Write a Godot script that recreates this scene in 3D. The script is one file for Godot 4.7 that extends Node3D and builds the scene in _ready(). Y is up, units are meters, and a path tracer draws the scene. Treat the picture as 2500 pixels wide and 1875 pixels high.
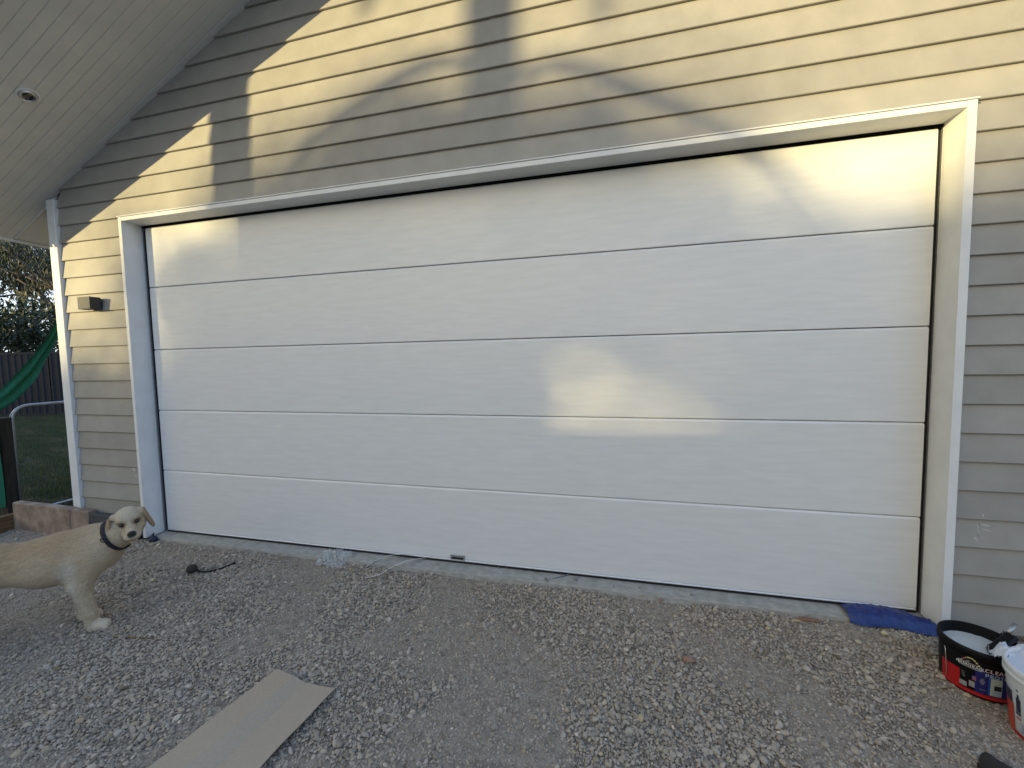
extends Node3D

const WZ := 0.125          # front plane of the weatherboards
const GY := -0.065         # gravel level
const SOFF_Y := 2.9624     # soffit height at the corner x = -0.8165
const SOFF_S := 0.511      # rise of the soffit per metre

var counts := {}
var rng := RandomNumberGenerator.new()

class MB:
	var st := SurfaceTool.new()
	var col := Color(1, 1, 1)
	func _init() -> void:
		st.begin(Mesh.PRIMITIVE_TRIANGLES)
		st.set_smooth_group(-1)
	func smooth(on: bool) -> MB:
		st.set_smooth_group(1 if on else -1)
		return self
	func tri(a: Vector3, b: Vector3, c: Vector3, out: Vector3) -> void:
		if (b - a).cross(c - a).dot(out) > 0.0:
			var t := b
			b = c
			c = t
		for p in [a, b, c]:
			st.set_color(col)
			st.add_vertex(p)
	func quad(a: Vector3, b: Vector3, c: Vector3, d: Vector3, out: Vector3) -> void:
		tri(a, b, c, out)
		tri(a, c, d, out)
	func box(c: Vector3, s: Vector3, bevel := 0.0, b := Basis()) -> MB:
		var h := s * 0.5
		var v := minf(bevel, minf(h.x, minf(h.y, h.z)) * 0.9)
		for ax in 3:
			for sg in [-1.0, 1.0]:
				var n := Vector3.ZERO
				n[ax] = sg
				var u := (ax + 1) % 3
				var w := (ax + 2) % 3
				var q := []
				for k in [[-1, -1], [1, -1], [1, 1], [-1, 1]]:
					var p := Vector3.ZERO
					p[ax] = sg * h[ax]
					p[u] = k[0] * (h[u] - v)
					p[w] = k[1] * (h[w] - v)
					q.append(c + b * p)
				quad(q[0], q[1], q[2], q[3], b * n)
		if v > 0.0:
			for ax in 3:
				var u := (ax + 1) % 3
				var w := (ax + 2) % 3
				for su in [-1.0, 1.0]:
					for sw in [-1.0, 1.0]:
						var q := []
						for k in [[0, -1], [0, 1], [1, 1], [1, -1]]:
							var p := Vector3.ZERO
							p[ax] = k[1] * (h[ax] - v)
							p[u] = su * (h[u] - (v if k[0] == 1 else 0.0))
							p[w] = sw * (h[w] - (0.0 if k[0] == 1 else v))
							q.append(c + b * p)
						var n := Vector3.ZERO
						n[u] = su
						n[w] = sw
						quad(q[0], q[1], q[2], q[3], b * n)
			for sx in [-1.0, 1.0]:
				for sy in [-1.0, 1.0]:
					for sz in [-1.0, 1.0]:
						var s3 := Vector3(sx, sy, sz)
						var q := []
						for ax in 3:
							var p := Vector3.ZERO
							for k in 3:
								p[k] = s3[k] * (h[k] - (0.0 if k == ax else v))
							q.append(c + b * p)
						tri(q[0], q[1], q[2], b * s3)
		return self
	# prism of a polygon of points, moved by the vector "along"
	func prism(pts: Array, along: Vector3) -> MB:
		var n := Vector3.ZERO
		var mid := Vector3.ZERO
		for i in pts.size():
			var p: Vector3 = pts[i]
			var q: Vector3 = pts[(i + 1) % pts.size()]
			n += (p - pts[0]).cross(q - pts[0])
			mid += p / pts.size()
		n = n.normalized()
		var ux := (Vector3.UP if absf(n.y) < 0.8 else Vector3.RIGHT).cross(n).normalized()
		var uy := n.cross(ux)
		var flat := PackedVector2Array()
		for p in pts:
			flat.append(Vector2(p.dot(ux), p.dot(uy)))
		var idx := Geometry2D.triangulate_polygon(flat)
		var sgn := 1.0 if along.dot(n) > 0 else -1.0
		for i in range(0, idx.size(), 3):
			tri(pts[idx[i]], pts[idx[i + 1]], pts[idx[i + 2]], -n * sgn)
			tri(pts[idx[i]] + along, pts[idx[i + 1]] + along, pts[idx[i + 2]] + along, n * sgn)
		for i in pts.size():
			var p: Vector3 = pts[i]
			var q: Vector3 = pts[(i + 1) % pts.size()]
			quad(p, q, q + along, p + along, (q - p).cross(n))
		return self
	func tube(path: Array, radii: Array, sides := 8, caps := true) -> MB:
		var rings := []
		var last := Vector3.ZERO
		for i in path.size():
			var d: Vector3 = (path[mini(i + 1, path.size() - 1)] - path[maxi(i - 1, 0)]).normalized()
			var x := last
			if i == 0:
				x = (Vector3.UP if absf(d.y) < 0.9 else Vector3.RIGHT).cross(d).normalized()
			else:
				x = (x - d * x.dot(d)).normalized()
			last = x
			var y := d.cross(x)
			var r: float = radii[mini(i, radii.size() - 1)]
			var ring := []
			for k in sides:
				var a := TAU * k / sides
				ring.append(path[i] + (x * cos(a) + y * sin(a)) * r)
			rings.append(ring)
		for i in path.size() - 1:
			for k in sides:
				var k2 := (k + 1) % sides
				var m: Vector3 = (rings[i][k] + rings[i][k2] - path[i] * 2.0)
				quad(rings[i][k], rings[i][k2], rings[i + 1][k2], rings[i + 1][k], m)
		if caps:
			for e in [0, path.size() - 1]:
				var o: Vector3 = (path[e] - path[1 if e == 0 else e - 1])
				for k in sides:
					tri(path[e], rings[e][k], rings[e][(k + 1) % sides], o)
		return self
	# profile of Vector2(radius, height), from bottom outside upwards; "axis" basis and origin
	func lathe(prof: Array, o: Vector3, n := 32, b := Basis(), a0 := 0.0, a1 := TAU) -> MB:
		for i in prof.size() - 1:
			var p: Vector2 = prof[i]
			var q: Vector2 = prof[i + 1]
			var nn := Vector2(q.y - p.y, -(q.x - p.x))
			for k in n:
				var s := a0 + (a1 - a0) * k / n
				var t := a0 + (a1 - a0) * (k + 1) / n
				var ds := Vector3(cos(s), 0, sin(s))
				var dt := Vector3(cos(t), 0, sin(t))
				var dm := (ds + dt) * 0.5
				quad(o + b * (ds * p.x + Vector3.UP * p.y), o + b * (dt * p.x + Vector3.UP * p.y), o + b * (dt * q.x + Vector3.UP * q.y), o + b * (ds * q.x + Vector3.UP * q.y), b * (dm * nn.x + Vector3.UP * nn.y))
		return self
	func mesh() -> ArrayMesh:
		st.generate_normals()
		st.index()
		return st.commit()

# ---------------------------------------------------------------- naming, grouping
func numbered(parent: Node, called: String) -> String:
	var key := str(parent.get_instance_id()) + called
	var n: int = counts.get(key, 0)
	counts[key] = n + 1
	return called if n == 0 else "%s_%03d" % [called, n]

func put(called: String, mesh: Mesh, m: Material, parent: Node = self) -> MeshInstance3D:
	var o := MeshInstance3D.new()
	o.name = numbered(parent, called)
	o.mesh = mesh
	o.material_override = m
	parent.add_child(o, true)
	return o

func thing(called: String, label: String, category: String, at := Vector3.ZERO, group := "") -> Node3D:
	var o := Node3D.new()
	o.name = numbered(self, called)
	o.position = at
	add_child(o, true)
	tag(o, label, category, group)
	return o

func tag(o: Node, label: String, category: String, group := "") -> void:
	o.set_meta("label", label)
	o.set_meta("category", category)
	if group != "":
		o.set_meta("group", group)

func structure(called: String, mesh: Mesh, m: Material, label: String, category: String) -> MeshInstance3D:
	var o := put(called, mesh, m)
	o.set_meta("kind", "structure")
	tag(o, label, category)
	return o

func holder(called: String, parent: Node) -> Node3D:
	var o := Node3D.new()
	o.name = numbered(parent, called)
	parent.add_child(o, true)
	return o

# ---------------------------------------------------------------- materials
func lin(r: float, g: float, b: float) -> Color:
	return Color(r, g, b).linear_to_srgb()

func mat(c: Color, rough := 0.7, metal := 0.0) -> StandardMaterial3D:
	var m := StandardMaterial3D.new()
	m.albedo_color = c
	m.roughness = rough
	m.metallic = metal
	return m

func noise(nseed: int, freq: float, octaves := 4) -> FastNoiseLite:
	var n := FastNoiseLite.new()
	n.seed = nseed
	n.noise_type = FastNoiseLite.TYPE_SIMPLEX_SMOOTH
	n.frequency = freq
	n.fractal_octaves = octaves
	return n

# seamless grey image stretched to a square; sx, sy: size before stretching
func grey(nseed: int, freq: float, octaves := 4, sx := 512, sy := 512, out := 512) -> Image:
	var im := noise(nseed, freq, octaves).get_seamless_image(sx, sy)
	im.convert(Image.FORMAT_RGBA8)
	if sx != out or sy != out:
		im.resize(out, out, Image.INTERPOLATE_CUBIC)
	return im

func ramp_tex(im: Image, lo: Color, hi: Color, mid = null) -> ImageTexture:
	var w := im.get_width()
	var h := im.get_height()
	var src := im.get_data()
	var lut := PackedByteArray()
	for i in 256:
		var t := i / 255.0
		var c := lo.lerp(hi, t)
		if mid != null:
			c = lo.lerp(mid, t * 2.0) if t < 0.5 else (mid as Color).lerp(hi, t * 2.0 - 1.0)
		lut.append(int(c.r * 255.0))
		lut.append(int(c.g * 255.0))
		lut.append(int(c.b * 255.0))
	var dst := PackedByteArray()
	dst.resize(w * h * 3)
	for i in w * h:
		var v := src[i * 4] * 3
		dst[i * 3] = lut[v]
		dst[i * 3 + 1] = lut[v + 1]
		dst[i * 3 + 2] = lut[v + 2]
	return ImageTexture.create_from_image(Image.create_from_data(w, h, false, Image.FORMAT_RGB8, dst))

func bump_tex(im: Image, strength: float) -> ImageTexture:
	var b := im.duplicate() as Image
	b.bump_map_to_normal_map(strength)
	return ImageTexture.create_from_image(b)

func tri_map(m: StandardMaterial3D, scale: float, world := true) -> StandardMaterial3D:
	m.uv1_triplanar = true
	m.uv1_world_triplanar = world
	m.uv1_scale = Vector3.ONE * scale
	m.uv1_triplanar_sharpness = 4.0
	return m

func textured(lo: Color, hi: Color, im: Image, scale: float, rough: float, bump: Image = null, strength := 2.0, nscale := 1.0) -> StandardMaterial3D:
	var m := mat(Color.WHITE, rough)
	m.albedo_texture = ramp_tex(im, lo, hi)
	if bump != null:
		m.normal_enabled = true
		m.normal_texture = bump_tex(bump, strength)
		m.normal_scale = nscale
	return tri_map(m, scale)

var M := {}
var fine: Image
var soft: Image
var coarse: Image
var streak: Image

func make_materials() -> void:
	fine = grey(3, 0.05, 5)
	soft = grey(5, 0.012, 4)
	coarse = grey(9, 0.02, 6)
	streak = grey(14, 0.05, 4, 64, 512)
	var upright := grey(15, 0.04, 4, 512, 48)
	M.board = textured(lin(.275, .262, .235), lin(.325, .31, .28), soft, 0.7, 0.55, fine, 1.2, 0.25)
	M.white = textured(lin(.66, .66, .65), lin(.74, .74, .73), soft, 0.8, 0.45, fine, 1.0, 0.15)
	M.soffit = textured(lin(.60, .59, .56), lin(.67, .66, .62), soft, 0.6, 0.7, fine, 1.0, 0.15)
	M.door = textured(lin(.67, .67, .66), lin(.73, .73, .72), streak, 0.9, 0.36, grey(21, 0.06, 4, 96, 512), 2.0, 0.11)
	M.seal = mat(lin(.012, .012, .013), 0.8)
	M.dark = mat(lin(.02, .02, .022), 0.5)
	M.alu = mat(lin(.62, .62, .62), 0.32, 0.9)
	M.steel = textured(lin(.35, .36, .37), lin(.5, .51, .52), soft, 3.0, 0.45)
	M.steel.metallic = 0.7
	M.wire = mat(lin(.10, .105, .11), 0.5, 0.3)
	M.roof = mat(lin(.08, .085, .09), 0.5)
	M.concrete = textured(lin(.27, .258, .225), lin(.44, .42, .37), coarse, 1.1, 0.9, fine, 4.0, 0.6)
	M.dirt = textured(lin(.20, .166, .128), lin(.375, .318, .252), coarse, 1.6, 0.95, fine, 8.0, 1.0)
	M.soil = textured(lin(.03, .026, .02), lin(.09, .078, .06), coarse, 1.3, 1.0, fine, 6.0, 1.0)
	M.lawn = textured(lin(.016, .024, .008), lin(.055, .055, .024), coarse, 0.5, 1.0, fine, 6.0, 1.0)
	M.block = textured(lin(.16, .115, .085), lin(.40, .31, .24), grey(31, 0.008, 5), 1.3, 0.9, fine, 5.0, 0.7)
	M.bluestone = textured(lin(.03, .032, .033), lin(.10, .10, .10), coarse, 2.5, 0.9, fine, 9.0, 1.0)
	M.timber = textured(lin(.09, .05, .022), lin(.22, .13, .06), streak, 1.5, 0.85, streak, 5.0, 0.6)
	M.post = textured(lin(.018, .014, .010), lin(.05, .04, .027), upright, 1.5, 0.9, upright, 5.0, 0.6)
	M.bark = textured(lin(.06, .048, .038), lin(.24, .20, .16), upright, 0.8, 0.95, upright, 6.0, 1.0)
	M.palebark = textured(lin(.16, .14, .115), lin(.48, .43, .36), upright, 0.6, 0.9, upright, 4.0, 0.7)
	M.navy = textured(lin(.006, .010, .018), lin(.010, .015, .026), soft, 0.6, 0.7)
	M.render = textured(lin(.36, .34, .30), lin(.46, .43, .38), soft, 0.5, 0.9, fine, 2.0, 0.5)
	M.green = textured(lin(.004, .10, .055), lin(.012, .17, .095), upright, 4.0, 0.75, fine, 3.0, 0.5)
	M.green.cull_mode = BaseMaterial3D.CULL_DISABLED
	M.green.backlight_enabled = true
	M.green.backlight = lin(.0, .05, .03)
	M.card = textured(lin(.37, .295, .215), lin(.42, .345, .255), fine, 2.6, 0.85, grey(41, 0.12, 2, 512, 24), 1.5, 0.25)
	M.leaf = leaf_mat()
	M.stone = mat(Color.WHITE, 0.92)
	M.stone.vertex_color_use_as_albedo = true
	M.paint = mat(Color.WHITE, 0.35)
	M.paint.vertex_color_use_as_albedo = true

func leaf_mat() -> StandardMaterial3D:
	var m := mat(Color.WHITE, 0.6)
	m.vertex_color_use_as_albedo = true
	m.cull_mode = BaseMaterial3D.CULL_DISABLED
	m.backlight_enabled = true
	m.backlight = Color(0.25, 0.3, 0.12)
	return m

# ---------------------------------------------------------------- the garage
func soffit_y(x: float) -> float:
	return SOFF_Y + SOFF_S * (x + 0.8165) if x < 4.5 else SOFF_Y + SOFF_S * (4.5 * 2.0 - x + 0.8165)

func board(wall: Node, y: float, x0: float, x1: float, m: Material) -> void:
	# a lapped board: thick rounded lower edge, thin upper edge; its ends are cut to the slope of the gable
	var prof := [Vector2(y, WZ - 0.030), Vector2(y, WZ - 0.003), Vector2(y + 0.003, WZ), Vector2(y + 0.152, WZ - 0.018), Vector2(y + 0.152, WZ - 0.030)]
	var b := MB.new()
	var left := []
	var right := []
	for p in prof:
		var l := x0
		var r := x1
		var xl: float = -0.8165 + (p.x - SOFF_Y + 0.004) / SOFF_S
		l = maxf(l, xl)
		r = minf(r, 9.0 - xl)
		left.append(Vector3(l, p.x, p.y))
		right.append(Vector3(r, p.x, p.y))
	var n := prof.size()
	for i in n:
		var j := (i + 1) % n
		var d: Vector2 = prof[j] - prof[i]
		b.quad(left[i], left[j], right[j], right[i], Vector3(0, -d.y, d.x) * (1.0 if true else -1.0))
	for i in range(1, n - 1):
		b.tri(left[0], left[i], left[i + 1], Vector3.LEFT)
		b.tri(right[0], right[i], right[i + 1], Vector3.RIGHT)
	put("weatherboard", b.mesh(), m, wall)

func build_garage() -> void:
	var g := thing("garage", "warm grey weatherboard garage with wide white door and white trim", "garage")
	# the wall behind the boards, round the opening
	var b := MB.new()
	b.box(Vector3(-0.48, 1.15, 0.02), Vector3(0.84, 2.36, 0.14))
	b.box(Vector3(7.7, 1.15, 0.02), Vector3(4.22, 2.36, 0.14))
	b.prism([Vector3(-0.9, 2.69, -0.05), Vector3(9.81, 2.69, -0.05), Vector3(9.81, 2.93, -0.05), Vector3(4.5, 5.64, -0.05), Vector3(-0.9, 2.90, -0.05)], Vector3(0, 0, 0.14))
	b.box(Vector3(-0.48, 2.51, 0.02), Vector3(0.84, 0.355, 0.14))
	b.box(Vector3(7.7, 2.51, 0.02), Vector3(4.22, 0.355, 0.14))
	var wall := put("wall", b.mesh(), M.board, g)
	var tones := []
	for k in 4:
		var m: StandardMaterial3D = M.board.duplicate()
		var t := 0.975 + 0.017 * k
		m.albedo_color = Color(t, t, t)
		m.uv1_offset = Vector3(k * 0.31, k * 0.17, 0)
		tones.append(m)
	for k in range(-1, 37):
		var y := 0.1277 + 0.15 * k
		if k <= 16:
			board(wall, y, -0.8165, -0.072, tones[posmod(k * 7, 4)])
			board(wall, y, 5.583, 9.8, tones[posmod(k * 5 + 1, 4)])
		elif k == 23:
			board(wall, y, -0.8165, 3.739, tones[2])
			board(wall, y, 3.7405, 9.8, tones[3])
		else:
			board(wall, y, -0.8165, 9.8, tones[posmod(k * 5 + 2, 4)])
	# chalky scuffs on the boards
	for q in [[5.700, 0.520, 0.004, 0.030, 0.1], [5.730, 0.545, 0.024, 0.005, -0.2], [5.735, 0.520, 0.020, 0.004, -0.15], [5.690, 0.470, 0.006, 0.014, 0.4], [5.712, 0.600, 0.005, 0.008, 0.0], [-0.18, 0.55, 0.030, 0.018, 0.3], [-0.155, 0.50, 0.022, 0.007, -0.2]]:
		var fr: float = fposmod(q[1] - 0.1277, 0.15) / 0.152
		var sc := put("scuff", blob(Vector3.ZERO, Vector3(q[2], q[3], 0.0008), 200 + int(q[0] * 100), 0.6, 2.5), mat(lin(.42, .41, .385), 0.9), wall)
		sc.position = Vector3(q[0], q[1], WZ - 0.018 * fr + 0.0002)
		sc.rotation = Vector3(-0.12, 0, q[4])
	# corner boards and side walls
	b = MB.new()
	b.box(Vector3(-0.864, 1.43, 0.085), Vector3(0.092, 2.94, 0.115), 0.003)
	put("corner_board", b.mesh(), M.white, g)
	b = MB.new()
	b.box(Vector3(9.856, 1.43, 0.085), Vector3(0.092, 2.94, 0.115), 0.003)
	put("corner_board", b.mesh(), M.white, g)
	b = MB.new()
	b.box(Vector3(-0.845, 1.4, -4.0), Vector3(0.11, 3.0, 8.05))
	b.box(Vector3(9.845, 1.4, -4.0), Vector3(0.11, 3.0, 8.05))
	b.box(Vector3(4.5, 1.4, -8.05), Vector3(10.8, 3.0, 0.1))
	put("side_wall", b.mesh(), M.board, g)
	# roof: soffit boards under the front overhang, plain lining over the side eave, barge board, roof sheet
	var ang := atan(SOFF_S)
	var along := Vector3(cos(ang), sin(ang), 0)
	var up := Vector3(-sin(ang), cos(ang), 0)
	var corner := Vector3(-0.8165, SOFF_Y, 0)
	var x_eave := -1.468
	var l0 := (x_eave + 0.8165) / cos(ang)
	var l1 := (4.5 + 0.8165) / cos(ang)
	var soff := holder("soffit", g)
	var zz := 0.160
	var first := true
	while zz < 1.0:
		var z1 := minf(zz + 0.0666, 1.01)
		if first:
			zz = 0.094
			z1 = 0.1595
			first = false
		b = MB.new()
		var pr := [Vector3(0, 0.004, zz), Vector3(0, 0, zz + 0.004), Vector3(0, 0, z1 - 0.004), Vector3(0, 0.004, z1), Vector3(0, 0.012, z1), Vector3(0, 0.012, zz)]
		var pts := []
		for p in pr:
			pts.append(corner + along * l0 + up * p.y + Vector3(0, 0, p.z))
		b.prism(pts, along * (l1 - l0))
		put("soffit_board", b.mesh(), M.soffit, soff)
		zz = z1 + 0.0004
	b = MB.new()
	b.box(corner + along * ((l0 - 0.03) * 0.5) + up * 0.006 + Vector3(0, 0, -4.0), Vector3(absf(l0) - 0.06, 0.012, 8.18), 0.0, Basis(along, up, Vector3(0, 0, 1)))
	put("side_eave_lining", b.mesh(), M.soffit, g)
	b = MB.new()
	b.box(corner + along * ((l0 - 0.03) * 0.5) + up * -0.004 + Vector3(0, 0, 0.09), Vector3(absf(l0) - 0.09, 0.012, 0.012), 0.002, Basis(along, up, Vector3(0, 0, 1)))
	put("joint_strip", b.mesh(), M.soffit, g)
	for s in [1.0, -1.0]:
		var al := Vector3(along.x * s, along.y, 0)
		var uu := Vector3(up.x * s, up.y, 0)
		var c0 := corner if s > 0 else Vector3(9.8165, SOFF_Y, 0)
		var bs := Basis(al, uu, al.cross(uu))
		b = MB.new()
		b.box(c0 + al * ((l0 + l1) * 0.5) + uu * 0.07 + Vector3(0, 0, 1.022), Vector3(l1 - l0, 0.2, 0.022), 0.003, bs)
		put("barge_board", b.mesh(), M.white, g)
		b = MB.new()
		b.box(c0 + al * ((l0 + l1) * 0.5) + uu * 0.10 + Vector3(0, 0, -3.6), Vector3(l1 - l0, 0.16, 9.19), 0.0, bs)
		if s < 0:
			b.box(c0 + al * ((l0 + l1) * 0.5) + uu * 0.006 + Vector3(0, 0, 0.55), Vector3(l1 - l0, 0.012, 0.9), 0.0, bs)
		b.box(c0 + al * ((l0 + l1) * 0.5 - 0.05) + uu * 0.19 + Vector3(0, 0, -3.55), Vector3(l1 - l0 + 0.1, 0.015, 9.25), 0.0, bs)
		put("roof_sheet", b.mesh(), M.roof, g)
		b = MB.new()
		b.box(c0 + al * (l0 - 0.012) + uu * 0.07 + Vector3(0, 0, -3.5), Vector3(0.02, 0.18, 9.0), 0.003, bs)
		put("fascia", b.mesh(), M.white, g)
	# trim round the opening
	var fr := holder("door_frame", g)
	b = MB.new()
	b.prism([Vector3(-0.070, -0.026, 0.03), Vector3(-0.070, -0.026, 0.152), Vector3(-0.039, -0.026, 0.152), Vector3(-0.039, -0.026, 0.004), Vector3(-0.060, -0.026, 0.004)], Vector3(0, 2.693, 0))
	put("jamb", b.mesh(), M.white, fr)
	b = MB.new()
	b.prism([Vector3(5.580, -0.026, 0.03), Vector3(5.580, -0.026, 0.152), Vector3(5.541, -0.026, 0.152), Vector3(5.541, -0.026, 0.004), Vector3(5.565, -0.026, 0.004)], Vector3(0, 2.693, 0))
	put("jamb", b.mesh(), M.white, fr)
	b = MB.new()
	b.box(Vector3(2.751, 2.6515, 0.078), Vector3(5.579, 0.031, 0.1475), 0.0015)
	put("head", b.mesh(), M.white, fr)
	b = MB.new()
	b.box(Vector3(2.755, 2.6735, 0.095), Vector3(5.668, 0.008, 0.122), 0.0015)
	put("head_flashing", b.mesh(), M.white, fr)
	b = MB.new()
	b.box(Vector3(-0.044, 1.3, -0.008), Vector3(0.010, 2.655, 0.018), 0.002)
	put("track_cover", b.mesh(), M.steel, fr)
	b = MB.new()
	b.box(Vector3(5.546, 1.3, -0.008), Vector3(0.010, 2.655, 0.018), 0.002)
	put("track_cover", b.mesh(), M.steel, fr)
	b = MB.new()
	b.box(Vector3(-0.026, 1.31, -0.03), Vector3(0.06, 2.66, 0.02))
	put("weather_seal", b.mesh(), M.seal, fr)
	b = MB.new()
	b.box(Vector3(5.54, 1.31, -0.03), Vector3(0.06, 2.66, 0.02))
	put("weather_seal", b.mesh(), M.seal, fr)
	b = MB.new()
	b.box(Vector3(2.75, 2.66, -0.045), Vector3(5.62, 0.12, 0.02))
	put("weather_seal", b.mesh(), M.seal, fr)
	# the sectional door
	var door := holder("garage_door", g)
	var joints := [0.0, 0.528, 1.061, 1.588, 2.120, 2.621]
	for k in 5:
		var y0: float = joints[k] + (0.0 if k == 0 else 0.0018)
		var y1: float = joints[k + 1] - (0.0 if k == 4 else 0.0018)
		b = MB.new()
		b.prism([Vector3(0, y0 + 0.005, 0), Vector3(0, y1 - 0.013, 0), Vector3(0, y1 - 0.003, -0.0055), Vector3(0, y1, -0.012), Vector3(0, y1, -0.04), Vector3(0, y0, -0.04), Vector3(0, y0, -0.004), Vector3(0, y0 + 0.0015, -0.001)], Vector3(5.52, 0, 0))
		var m: StandardMaterial3D = M.door.duplicate()
		m.uv1_offset = Vector3(k * 0.37, k * 0.23, 0)
		put("door_panel", b.mesh(), m, door)
	b = MB.new()
	b.box(Vector3(2.76, -0.006, -0.009), Vector3(5.52, 0.011, 0.026), 0.003)
	put("bottom_rail", b.mesh(), mat(lin(.72, .72, .72), 0.25, 0.2), door)
	b = MB.new()
	b.box(Vector3(2.76, -0.0215, -0.018), Vector3(5.54, 0.019, 0.03), 0.004)
	put("bottom_seal", b.mesh(), M.seal, door)
	var lift := MB.new()
	lift.box(Vector3(2.757, 0.016, 0.004), Vector3(0.112, 0.036, 0.006), 0.0015)
	var lp := put("lift_plate", lift.mesh(), M.steel, door)
	lift = MB.new()
	lift.box(Vector3(2.757, 0.012, 0.0085), Vector3(0.09, 0.014, 0.004), 0.001)
	put("grip", lift.mesh(), M.seal, lp)
	b = MB.new()
	b.box(Vector3(2.75, 1.3, -0.35), Vector3(6.0, 2.9, 0.05))
	put("interior_lining", b.mesh(), M.seal, g)

func build_fittings() -> void:
	# black wall lamp beside the door
	var w := thing("wall_lamp", "square black up-down wall lamp on weatherboards left of the door", "wall lamp", Vector3(-0.425, 1.985, WZ - 0.006))
	var b := MB.new()
	b.box(Vector3(0, 0, 0.012), Vector3(0.10, 0.088, 0.02), 0.002)
	put("back_plate", b.mesh(), M.dark, w)
	b = MB.new()
	for s in [-1.0, 1.0]:
		b.box(Vector3(s * 0.068, 0, 0.060), Vector3(0.004, 0.1, 0.075), 0.001)
	b.box(Vector3(0, 0, 0.0985), Vector3(0.14, 0.1, 0.004), 0.001)
	b.box(Vector3(0, 0, 0.0225), Vector3(0.132, 0.1, 0.003), 0.001)
	put("housing", b.mesh(), mat(lin(.035, .035, .036), 0.42), w)
	b = MB.new()
	b.box(Vector3(0, 0, 0.06), Vector3(0.131, 0.05, 0.072))
	put("lamp_body", b.mesh(), M.dark, w)
	for s in [-1.0, 1.0]:
		b = MB.new()
		b.smooth(true).lathe([Vector2(0.0, -0.012), Vector2(0.026, -0.012), Vector2(0.028, 0.0), Vector2(0.0, 0.001)], Vector3(0, s * 0.036, 0.06), 20)
		put("lens", b.mesh(), mat(lin(.25, .25, .24), 0.2), w)
	# recessed downlight in the soffit
	var ang := atan(SOFF_S)
	var up := Vector3(-sin(ang), cos(ang), 0)
	var bs := Basis(Vector3(cos(ang), sin(ang), 0), up, Vector3(0, 0, 1))
	var c := Vector3(-0.075, 0, 0.633)
	c.y = soffit_y(c.x) - 0.002
	var d := thing("downlight", "small round recessed downlight in the white lined soffit", "downlight", c)
	d.basis = bs.scaled_local(Vector3.ONE * 1.2)
	b = MB.new()
	b.smooth(true).lathe([Vector2(0.052, 0.001), Vector2(0.051, -0.003), Vector2(0.046, -0.005), Vector2(0.040, -0.003), Vector2(0.039, 0.001)], Vector3.ZERO, 36)
	put("trim_ring", b.mesh(), M.white, d)
	b = MB.new()
	b.smooth(true).lathe([Vector2(0.039, 0.0), Vector2(0.037, -0.010), Vector2(0.031, -0.012), Vector2(0.029, -0.004)], Vector3.ZERO, 36)
	put("tilting_collar", b.mesh(), M.alu, d)
	b = MB.new()
	b.smooth(true).lathe([Vector2(0.022, -0.006), Vector2(0.012, -0.003), Vector2(0.0, -0.002)], Vector3.ZERO, 28)
	put("reflector", b.mesh(), mat(lin(.06, .06, .06), 0.15, 0.8), d)

# ---------------------------------------------------------------- ground
var gnoise := FastNoiseLite.new()
var pnoise := FastNoiseLite.new()

func ground_y(x: float, z: float) -> float:
	var bank := 0.014 * exp(-pow((z - 0.19) / 0.08, 2.0)) * (0.5 + 0.8 * gnoise.get_noise_2d(x * 2.0, 5.0))
	return GY + 0.012 * gnoise.get_noise_2d(x, z) + bank

func bare(x: float, z: float) -> float:
	# 0 where stones lie thick, 1 where the sandy base shows
	return smoothstep(0.03, 0.42, pnoise.get_noise_2d(x, z) + 0.08)

func chip(at: Vector3, n: FastNoiseLite, planes: Array, k: int) -> Vector3:
	var p := at.normalized()
	p *= 1.0 + 0.22 * n.get_noise_3dv(p * 1.4)
	for pl in planes:
		var d: float = p.dot(pl[0]) - pl[1]
		if d > 0.0:
			p -= pl[0] * d * 0.9
	return p * Vector3(1.0, 0.68, 0.8 + 0.06 * k)

func stone_mesh(k: int) -> ArrayMesh:
	var t := (1.0 + sqrt(5.0)) / 2.0
	var v := [Vector3(-1, t, 0), Vector3(1, t, 0), Vector3(-1, -t, 0), Vector3(1, -t, 0), Vector3(0, -1, t), Vector3(0, 1, t), Vector3(0, -1, -t), Vector3(0, 1, -t), Vector3(t, 0, -1), Vector3(t, 0, 1), Vector3(-t, 0, -1), Vector3(-t, 0, 1)]
	var f := [0, 11, 5, 0, 5, 1, 0, 1, 7, 0, 7, 10, 0, 10, 11, 1, 5, 9, 5, 11, 4, 11, 10, 2, 10, 7, 6, 7, 1, 8, 3, 9, 4, 3, 4, 2, 3, 2, 6, 3, 6, 8, 3, 8, 9, 4, 9, 5, 2, 4, 11, 6, 2, 10, 8, 6, 7, 9, 8, 1]
	var n := noise(100 + k, 0.9, 2)
	var planes := []
	for i in 7:
		planes.append([Vector3(rng.randf_range(-1, 1), rng.randf_range(-1, 1), rng.randf_range(-1, 1)).normalized(), rng.randf_range(0.62, 0.9)])
	var b := MB.new()
	b.smooth(k % 2 == 0)
	for i in range(0, f.size(), 3):
		var a: Vector3 = v[f[i]]
		var c: Vector3 = v[f[i + 1]]
		var d: Vector3 = v[f[i + 2]]
		var ab := (a + c) * 0.5
		var bc := (c + d) * 0.5
		var ca := (d + a) * 0.5
		for q in [[a, ab, ca], [ab, c, bc], [ca, bc, d], [ab, bc, ca]]:
			var p0: Vector3 = chip(q[0], n, planes, k)
			var p1: Vector3 = chip(q[1], n, planes, k)
			var p2: Vector3 = chip(q[2], n, planes, k)
			b.tri(p0, p1, p2, p0 + p1 + p2)
	return b.mesh()

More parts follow.
